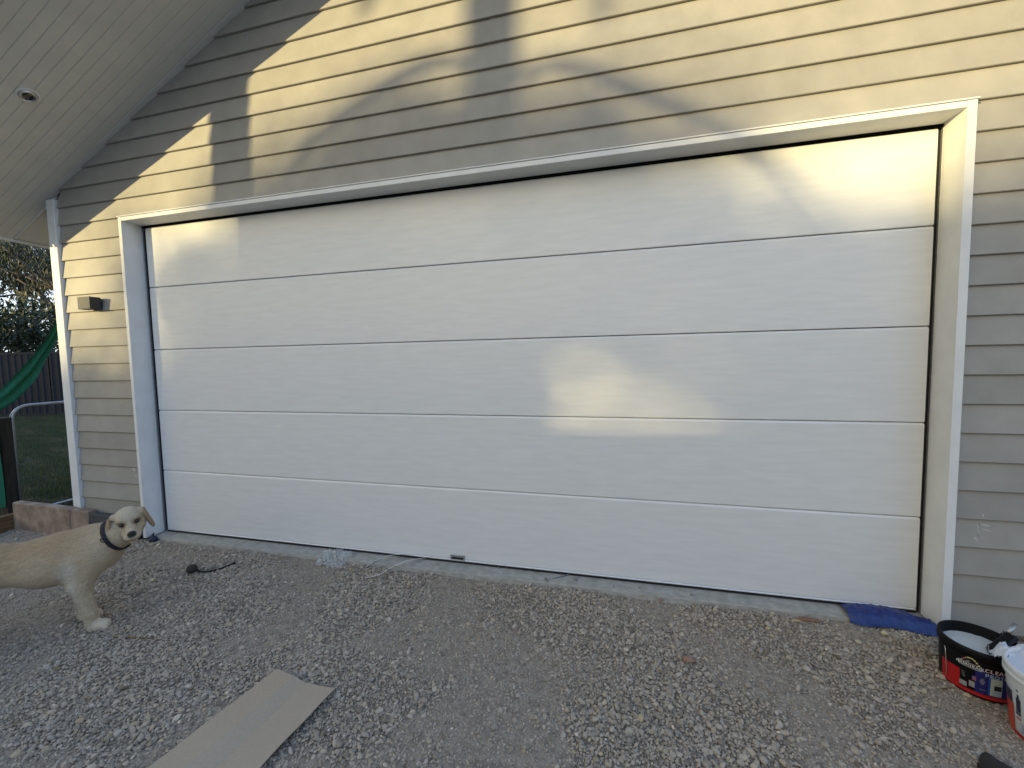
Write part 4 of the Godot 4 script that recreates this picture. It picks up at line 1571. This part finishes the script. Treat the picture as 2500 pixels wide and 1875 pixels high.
# ---------------------------------------------------------------- small things on the ground
func blob(c: Vector3, r: Vector3, nseed: int, rough := 0.25, f := 1.6) -> ArrayMesh:
	var n := noise(nseed, f, 3)
	var b := MB.new()
	b.smooth(true)
	var rows := []
	for i in 13:
		var row := []
		var th := PI * i / 12.0
		for j in 19:
			var ph := TAU * (j % 18) / 18.0
			var d := Vector3(sin(th) * cos(ph), cos(th), sin(th) * sin(ph))
			row.append(c + d * r * (1.0 + rough * n.get_noise_3dv(d)))
		rows.append(row)
	for i in 12:
		for j in 18:
			var m: Vector3 = (rows[i][j] + rows[i + 1][j + 1]) * 0.5 - c
			if i > 0:
				b.tri(rows[i][j], rows[i][j + 1], rows[i + 1][j], m)
			if i < 11:
				b.tri(rows[i][j + 1], rows[i + 1][j + 1], rows[i + 1][j], m)
	return b.mesh()

func ribbon(pts: Array, width: float, side: Vector3) -> ArrayMesh:
	var cv := Curve3D.new()
	for i in pts.size():
		var t: Vector3 = (pts[mini(i + 1, pts.size() - 1)] - pts[maxi(i - 1, 0)]) * 0.2
		cv.add_point(pts[i], -t, t)
	var b := MB.new()
	b.smooth(true)
	var n := 24
	var l := cv.get_baked_length()
	for i in n:
		var p := cv.sample_baked(l * i / n)
		var q := cv.sample_baked(l * (i + 1) / n)
		var d := (q - p).normalized()
		var s := (side - d * side.dot(d)).normalized() * width * 0.5
		var u := s.cross(d).normalized() * 0.0006
		if u.y < 0:
			u = -u
		b.quad(p - s + u, p + s + u, q + s + u, q - s + u, u)
		b.quad(p - s - u, p + s - u, q + s - u, q - s - u, -u)
		b.quad(p + s + u, q + s + u, q + s - u, p + s - u, s)
		b.quad(p - s + u, q - s + u, q - s - u, p - s - u, -s)
	return b.mesh()

func build_litter() -> void:
	# cardboard
	var t := thing("cardboard", "long creased sheet of brown cardboard lying on the gravel", "cardboard", Vector3(2.36, GY, 1.5))
	var org := Vector3(2.36, GY, 1.5)
	var top := [Vector3(2.257, GY + 0.020, 1.135), Vector3(2.390, GY + 0.045, 1.180), Vector3(2.402, GY + 0.045, 1.183), Vector3(2.458, GY + 0.020, 1.178), Vector3(2.629, GY + 0.036, 1.194)]
	var bot := [Vector3(2.095, GY + 0.020, 2.02), Vector3(2.249, GY + 0.046, 2.02), Vector3(2.265, GY + 0.046, 2.02), Vector3(2.388, GY + 0.020, 2.02), Vector3(2.546, GY + 0.037, 2.02)]
	var names := ["left_flap", "", "middle_strip", "right_flap"]
	var cards := [M.card, M.card, M.card.duplicate(), M.card]
	var b := MB.new()
	for k in [0, 2, 3]:
		if k != 2:
			b = MB.new()
		else:
			b = MB.new()
		var i0: int = k
		var i1: int = k + 1 if k != 0 else 2
		var n := 22
		var m := 6
		var grid := []
		var cn := noise(131 + k, 1.2, 3)
		for i in n + 1:
			var row := []
			for j in m + 1:
				var s := float(i) / n
				var a: Vector3 = (top[i0] as Vector3).lerp(bot[i0], s)
				var c: Vector3 = (top[i1] as Vector3).lerp(bot[i1], s)
				var p := a.lerp(c, float(j) / m) - org
				var edge := sin(PI * j / m)
				p.y += 0.004 * sin(s * 5.0 + 1.0) + 0.004 * edge * cn.get_noise_2d(s * 4.0, k) + 0.002 * sin(s * 23.0) * (1.0 - edge)
				if i == 0:
					p.z += 0.006 * cn.get_noise_2d(j * 1.3, 7.0)
				row.append(p)
			grid.append(row)
		var th := Vector3(0, -0.004, 0)
		for i in n:
			for j in m:
				b.smooth(true)
				b.quad(grid[i][j], grid[i][j + 1], grid[i + 1][j + 1], grid[i + 1][j], Vector3.UP)
				b.quad(grid[i][j] + th, grid[i][j + 1] + th, grid[i + 1][j + 1] + th, grid[i + 1][j] + th, Vector3.DOWN)
			b.smooth(false)
			b.quad(grid[i][0], grid[i + 1][0], grid[i + 1][0] + th, grid[i][0] + th, Vector3.LEFT)
			b.quad(grid[i][m], grid[i + 1][m], grid[i + 1][m] + th, grid[i][m] + th, Vector3.RIGHT)
		for j in m:
			b.quad(grid[0][j], grid[0][j + 1], grid[0][j + 1] + th, grid[0][j] + th, Vector3.FORWARD)
		put(names[k], b.mesh(), M.card, t)
	# rope toy
	t = thing("rope_toy", "dark ball on a short rope, dog toy lying on gravel", "dog toy", Vector3(0.872, GY, 0.472))
	put("ball", blob(Vector3(0, 0.034, 0), Vector3(0.034, 0.031, 0.034), 5, 0.08, 3.0), textured(lin(.018, .014, .010), lin(.055, .042, .03), fine, 6.0, 0.8, fine, 6.0, 0.8), t)
	b = MB.new()
	var rp := [Vector3(0.025, 0.022, -0.015), Vector3(0.075, 0.012, -0.012), Vector3(0.125, 0.013, -0.028), Vector3(0.165, 0.014, -0.062), Vector3(0.188, 0.015, -0.11), Vector3(0.206, 0.016, -0.165)]
	var cv := Curve3D.new()
	for i in rp.size():
		var tg: Vector3 = (rp[mini(i + 1, 5)] - rp[maxi(i - 1, 0)]) * 0.2
		cv.add_point(rp[i], -tg, tg)
	var path := []
	var rad := []
	for i in 41:
		path.append(cv.sample_baked(cv.get_baked_length() * i / 40.0))
		rad.append(0.0065 + 0.0012 * sin(i * 1.6) + (0.004 if i > 37 else 0.0))
	b.smooth(true).tube(path, rad, 8)
	put("rope", b.mesh(), mat(lin(.012, .011, .011), 0.9), t)
	# plastic film
	t = thing("plastic_film", "crumpled clear plastic film against the front edge of the slab", "plastic film", Vector3(1.79, -0.055, 0.11))
	b = MB.new()
	var fn := noise(141, 6.0, 3)
	var rows := []
	for i in 23:
		var row := []
		for j in 17:
			var u := i / 22.0 - 0.5
			var v := j / 16.0 - 0.5
			var r := sqrt(u * u + v * v) * 2.0
			var y := 0.045 * absf(fn.get_noise_2d(u * 1.6, v * 1.6)) * 2.2 * (1.0 - r * 0.6) + 0.012 * (1.0 - r)
			if v < 0.0:
				y += 0.03 * clampf(-v * 5.0, 0.0, 1.0)
			row.append(Vector3(u * 0.27 + 0.03 * fn.get_noise_2d(v * 2.0, 3.0 + u), y, v * 0.19 + 0.03 * fn.get_noise_2d(u * 2.0, 9.0)))
		rows.append(row)
	for i in 22:
		for j in 16:
			if Vector2(i - 11, j - 8).length() > 10.5 + 2.0 * fn.get_noise_1d(atan2(j - 8, i - 11) * 0.4):
				continue
			b.quad(rows[i][j], rows[i + 1][j], rows[i + 1][j + 1], rows[i][j + 1], Vector3.UP)
	var film := mat(Color(0.82, 0.84, 0.84, 0.28), 0.2)
	film.transparency = BaseMaterial3D.TRANSPARENCY_ALPHA
	film.cull_mode = BaseMaterial3D.CULL_DISABLED
	put("film", b.mesh(), film, t)
	# white straps
	var strap := mat(lin(.78, .78, .80), 0.4)
	tag(put("packing_strap", ribbon([Vector3(2.10, -0.048, 0.17), Vector3(2.15, -0.020, 0.105), Vector3(2.235, 0.004, 0.055), Vector3(2.33, 0.004, 0.015), Vector3(2.43, -0.012, -0.012), Vector3(2.50, -0.024, -0.035)], 0.020, Vector3(0.25, 0.55, 0.8)), strap), "upper of two thin white plastic straps from under the door", "strap", "white straps from under the door")
	tag(put("packing_strap", ribbon([Vector3(2.185, -0.045, 0.293), Vector3(2.235, -0.038, 0.283), Vector3(2.290, -0.026, 0.24), Vector3(2.337, -0.008, 0.165), Vector3(2.40, 0.002, 0.10), Vector3(2.46, -0.010, 0.03), Vector3(2.515, -0.024, -0.032)], 0.018, Vector3(0.5, 0.35, 0.8)), strap), "lower white plastic strap, its end lying on the gravel", "strap", "white straps from under the door")
	# eye bolt
	t = thing("eye_bolt", "steel eye bolt lying across the slab edge", "eye bolt", Vector3(3.425, -0.038, 0.085))
	var bolt := mat(lin(.16, .17, .17), 0.4, 0.5)
	b = MB.new()
	path = []
	var rb := Basis(Vector3(0.55, 0, 0.83), Vector3(-0.3, 0.95, 0.2), Vector3(0.83, 0.1, -0.55))
	for k in 25:
		path.append(rb * Vector3(cos(TAU * k / 24) * 0.015, sin(TAU * k / 24) * 0.019, 0))
	b.smooth(true).tube(path, [0.0055], 8, false)
	put("ring", b.mesh(), bolt, t)
	b = MB.new()
	path = []
	rad = []
	for k in 61:
		path.append(Vector3(0.014, 0.002, -0.010).lerp(Vector3(0.136, 0.014, -0.085), k / 60.0))
		rad.append(0.0044 + (0.0007 if k % 2 == 0 and k > 20 else 0.0))
	b.smooth(true).tube(path, rad, 8)
	put("shank", b.mesh(), bolt, t)
	b = MB.new()
	b.smooth(false).lathe([Vector2(0.004, -0.004), Vector2(0.0085, -0.004), Vector2(0.0085, 0.004), Vector2(0.004, 0.004)], Vector3(3.066, -0.026, 0.006), 6)
	tag(put("hex_nut", b.mesh(), M.alu), "small shiny hexagonal nut on the slab near the door", "nut")
	var chips := [[3.617, 0.045, 0.011], [3.12, -0.005, 0.004], [4.02, 0.06, 0.006], [4.33, 0.07, 0.008], [3.86, 0.085, 0.007], [2.62, 0.05, 0.005]]
	var cl := ["largest pebble on the slab, right of the eye bolt", "tiny pebble on the slab right of the nut", "small pebble on the slab left of the rusty leaf", "pebble on the slab just above the bark strip", "grey pebble at the slab front edge right of centre", "tiny chip on the slab below the lift plate"]
	for i in 6:
		var c: Array = chips[i]
		tag(put("pebble", blob(Vector3(c[0], -0.028 + c[2] * 0.5, c[1]), Vector3(c[2], c[2] * 0.7, c[2]), 150 + i), mat(lin(.24, .23, .21), 0.9)), cl[i], "pebble", "pebbles lying on the slab")
	# blue plastic sheet
	t = thing("blue_tarp", "folded blue plastic sheet draped over the slab edge by the right jamb", "tarp", Vector3(5.33, -0.05, 0.07))
	b = MB.new()
	b.smooth(true)
	var bn := noise(161, 3.0, 4)
	rows = []
	for i in 41:
		var row := []
		var u := i / 40.0
		var up := Vector3(lerpf(5.145, 5.525, u), -0.022, 0.002 - 0.035 * sin(u * PI) + 0.07 * pow(u, 5.0))
		var lo := Vector3(lerpf(5.135, 5.525, u), GY + 0.008, 0.150 + 0.010 * sin(u * 9.0) + 0.02 * u)
		for j in 17:
			var v := j / 16.0
			var p := up.lerp(lo, v)
			p.y = lerpf(-0.022, GY + 0.016, smoothstep(0.70, 1.0, v)) + 0.010 * sin(PI * v) + 0.006 * v
			p.y += 0.022 * sin(PI * pow(v, 0.9)) * (0.75 + 0.25 * sin(u * 5.0)) * minf(1.0, 8.0 * u * 1.0 + 0.2)
			p.y += 0.016 * bn.get_noise_2d(u * 2.6, v * 0.9) * sin(PI * v) + 0.004 * bn.get_noise_2d(u * 9.0 + 5.0, v * 5.0)
			p.x += 0.012 * bn.get_noise_2d(v * 2.0, 20.0) if i == 0 else 0.0
			row.append(p - Vector3(5.33, -0.05, 0.07))
		rows.append(row)
	for i in 40:
		for j in 16:
			b.quad(rows[i][j], rows[i + 1][j], rows[i + 1][j + 1], rows[i][j + 1], Vector3.UP)
	put("sheet", b.mesh(), textured(lin(.006, .017, .10), lin(.018, .042, .20), soft, 3.0, 0.35, coarse, 5.0, 0.5), t)
	# navy cap by the left jamb
	t = thing("cloth_scrap", "small navy scrap of cloth at the foot of the left jamb", "scrap", Vector3(0.012, GY + 0.02, 0.145))
	put("knob", blob(Vector3(0.02, 0.012, 0), Vector3(0.034, 0.026, 0.028), 171, 0.2, 2.0), mat(lin(.012, .014, .05), 0.5), t)
	b = MB.new()
	b.smooth(true).tube([Vector3(0.0, 0.018, -0.01), Vector3(-0.03, 0.028, -0.03), Vector3(-0.045, 0.036, -0.05)], [0.012, 0.008, 0.006], 8)
	put("stem", b.mesh(), mat(lin(.012, .014, .03), 0.5), t)
	# twig, leaves, bark and brick chips
	b = MB.new()
	b.smooth(true).tube([Vector3(1.155, GY + 0.012, 1.13), Vector3(1.25, GY + 0.016, 1.115), Vector3(1.30, GY + 0.015, 1.112), Vector3(1.37, GY + 0.014, 1.096), Vector3(1.44, GY + 0.012, 1.092), Vector3(1.50, GY + 0.010, 1.087)], [0.0035, 0.005, 0.0048, 0.0042, 0.003, 0.0015], 7)
	tag(put("twig", b.mesh(), M.timber), "thin brown twig on the gravel in front of the dog", "twig")
	b = MB.new()
	b.smooth(true)
	for k in 10:
		var s := k / 10.0
		var e := (k + 1) / 10.0
		var w0 := 0.011 * sin(PI * s)
		var w1 := 0.011 * sin(PI * e)
		var q := [Vector3(s * 0.066, 0.004 * sin(s * 3.0), -w0), Vector3(s * 0.066, 0.004 * sin(s * 3.0), w0), Vector3(e * 0.066, 0.004 * sin(e * 3.0), w1), Vector3(e * 0.066, 0.004 * sin(e * 3.0), -w1)]
		for i in 4:
			q[i] = Vector3(4.820, GY + 0.022, 0.200) + Basis(Vector3.UP, 0.2) * q[i]
		b.quad(q[0], q[1], q[2], q[3], Vector3.UP)
	var lm := mat(lin(.42, .34, .20), 0.8)
	lm.cull_mode = BaseMaterial3D.CULL_DISABLED
	tag(put("fallen_leaf", b.mesh(), lm), "pale dry leaf on the gravel beside the bark strip", "leaf")
	tag(put("bark_strip", blob(Vector3(4.925, GY + 0.021, 0.165), Vector3(0.062, 0.006, 0.013), 181, 0.5, 2.0), mat(lin(.24, .125, .07), 0.9)), "reddish strip of bark on the gravel by the slab", "bark")
	tag(put("brick_chip", blob(Vector3(4.222, GY + 0.012, 0.619), Vector3(0.030, 0.010, 0.018), 182, 0.5, 1.4), mat(lin(.30, .18, .125), 0.95)), "larger reddish brick chip in the middle of the gravel", "brick chip", "brick chips on the gravel")
	tag(put("brick_chip", blob(Vector3(4.14, GY + 0.026, 0.150), Vector3(0.015, 0.008, 0.012), 183, 0.4, 1.4), mat(lin(.28, .19, .14), 0.95)), "small reddish brick chip near the slab edge", "brick chip", "brick chips on the gravel")
	tag(put("stone_chip", blob(Vector3(5.264, GY + 0.022, 0.205), Vector3(0.016, 0.010, 0.014), 184, 0.6, 1.6), mat(lin(.52, .47, .30), 0.9)), "pale yellow chip of stone below the blue plastic sheet", "stone chip")
	# shoe at the bottom edge of the picture
	t = thing("shoe", "dark slip-on shoe on the gravel at the bottom right edge", "shoe", Vector3(5.175, GY, 1.085))
	var rub := mat(lin(.022, .020, .019), 0.75)
	b = MB.new()
	b.smooth(true)
	rows = []
	for i in 17:
		var s := i / 16.0                       # toe to heel
		var w := 0.050 * pow(sin(PI * clampf(0.06 + s * 0.9, 0.0, 1.0)), 0.5) * (1.0 - 0.16 * s)
		var h := 0.052 + 0.030 * smoothstep(0.0, 0.35, s) - 0.004 * smoothstep(0.5, 1.0, s)
		var row := []
		for j in 13:
			var a := PI * j / 12.0
			row.append(Vector3(-cos(a) * w, 0.012 + h * pow(sin(a), 0.55), -0.14 + 0.28 * s))
		rows.append(row)
	for i in 16:
		for j in 12:
			if i > 5 and i < 15 and j > 2 and j < 9:
				continue
			var mid: Vector3 = (rows[i][j] + rows[i + 1][j + 1]) * 0.5 - Vector3(0, 0.02, -0.14 + 0.28 * i / 16.0)
			b.quad(rows[i][j], rows[i][j + 1], rows[i + 1][j + 1], rows[i + 1][j], mid)
	for j in 12:
		b.tri(rows[0][j], rows[0][j + 1], Vector3(0, 0.03, -0.15), Vector3.FORWARD)
		b.tri(rows[16][j], rows[16][j + 1], Vector3(0, 0.03, 0.145), Vector3.BACK)
	put("upper", b.mesh(), rub, t)
	b = MB.new()
	var outl := []
	for i in 17:
		outl.append((rows[i][0] as Vector3) * Vector3(1.08, 0, 1.02))
	for i in 17:
		outl.append((rows[16 - i][12] as Vector3) * Vector3(1.08, 0, 1.02))
	b.prism(outl, Vector3(0, 0.016, 0))
	put("sole", b.mesh(), M.dark, t)

func _ready() -> void:
	rng.seed = 20240611
	var cam := Camera3D.new()
	cam.name = "camera"
	cam.fov = 86.3
	cam.near = 0.05
	cam.far = 600.0
	cam.position = Vector3(3.8676, 1.4638, 2.7099)
	cam.rotation = Vector3(-0.0655, 0.2452, -0.0195)
	add_child(cam)
	var sky_mat := ProceduralSkyMaterial.new()
	sky_mat.sky_top_color = Color(0.475, 0.625, 0.82)
	sky_mat.sky_horizon_color = Color(0.87, 0.905, 0.925)
	sky_mat.sky_curve = 0.18
	sky_mat.ground_bottom_color = Color(0.25, 0.24, 0.22)
	sky_mat.ground_horizon_color = Color(0.55, 0.56, 0.56)
	sky_mat.sun_angle_max = 80.0
	sky_mat.sun_curve = 0.6
	var env := Environment.new()
	env.background_mode = Environment.BG_SKY
	env.sky = Sky.new()
	env.sky.sky_material = sky_mat
	env.background_energy_multiplier = 1.0
	env.tonemap_mode = Environment.TONE_MAPPER_LINEAR
	env.tonemap_exposure = 2.0
	env.sdfgi_enabled = true
	env.ssao_enabled = true
	env.ssil_enabled = true
	var we := WorldEnvironment.new()
	we.name = "world_environment"
	we.environment = env
	add_child(we)
	var sun := DirectionalLight3D.new()
	sun.name = "sun"
	sun.light_energy = 1.2
	sun.light_color = Color(1.0, 0.91, 0.66)
	sun.light_angular_distance = 0.53
	sun.shadow_enabled = true
	sun.basis = Basis.looking_at(Vector3(0.7, -0.13, -1.0).normalized())
	add_child(sun)

	make_materials()
	build_ground()
	build_garage()
	build_fittings()
	build_left_side()
	build_dog()
	build_buckets()
	build_litter()
	build_back_garden()
	build_shade_makers()
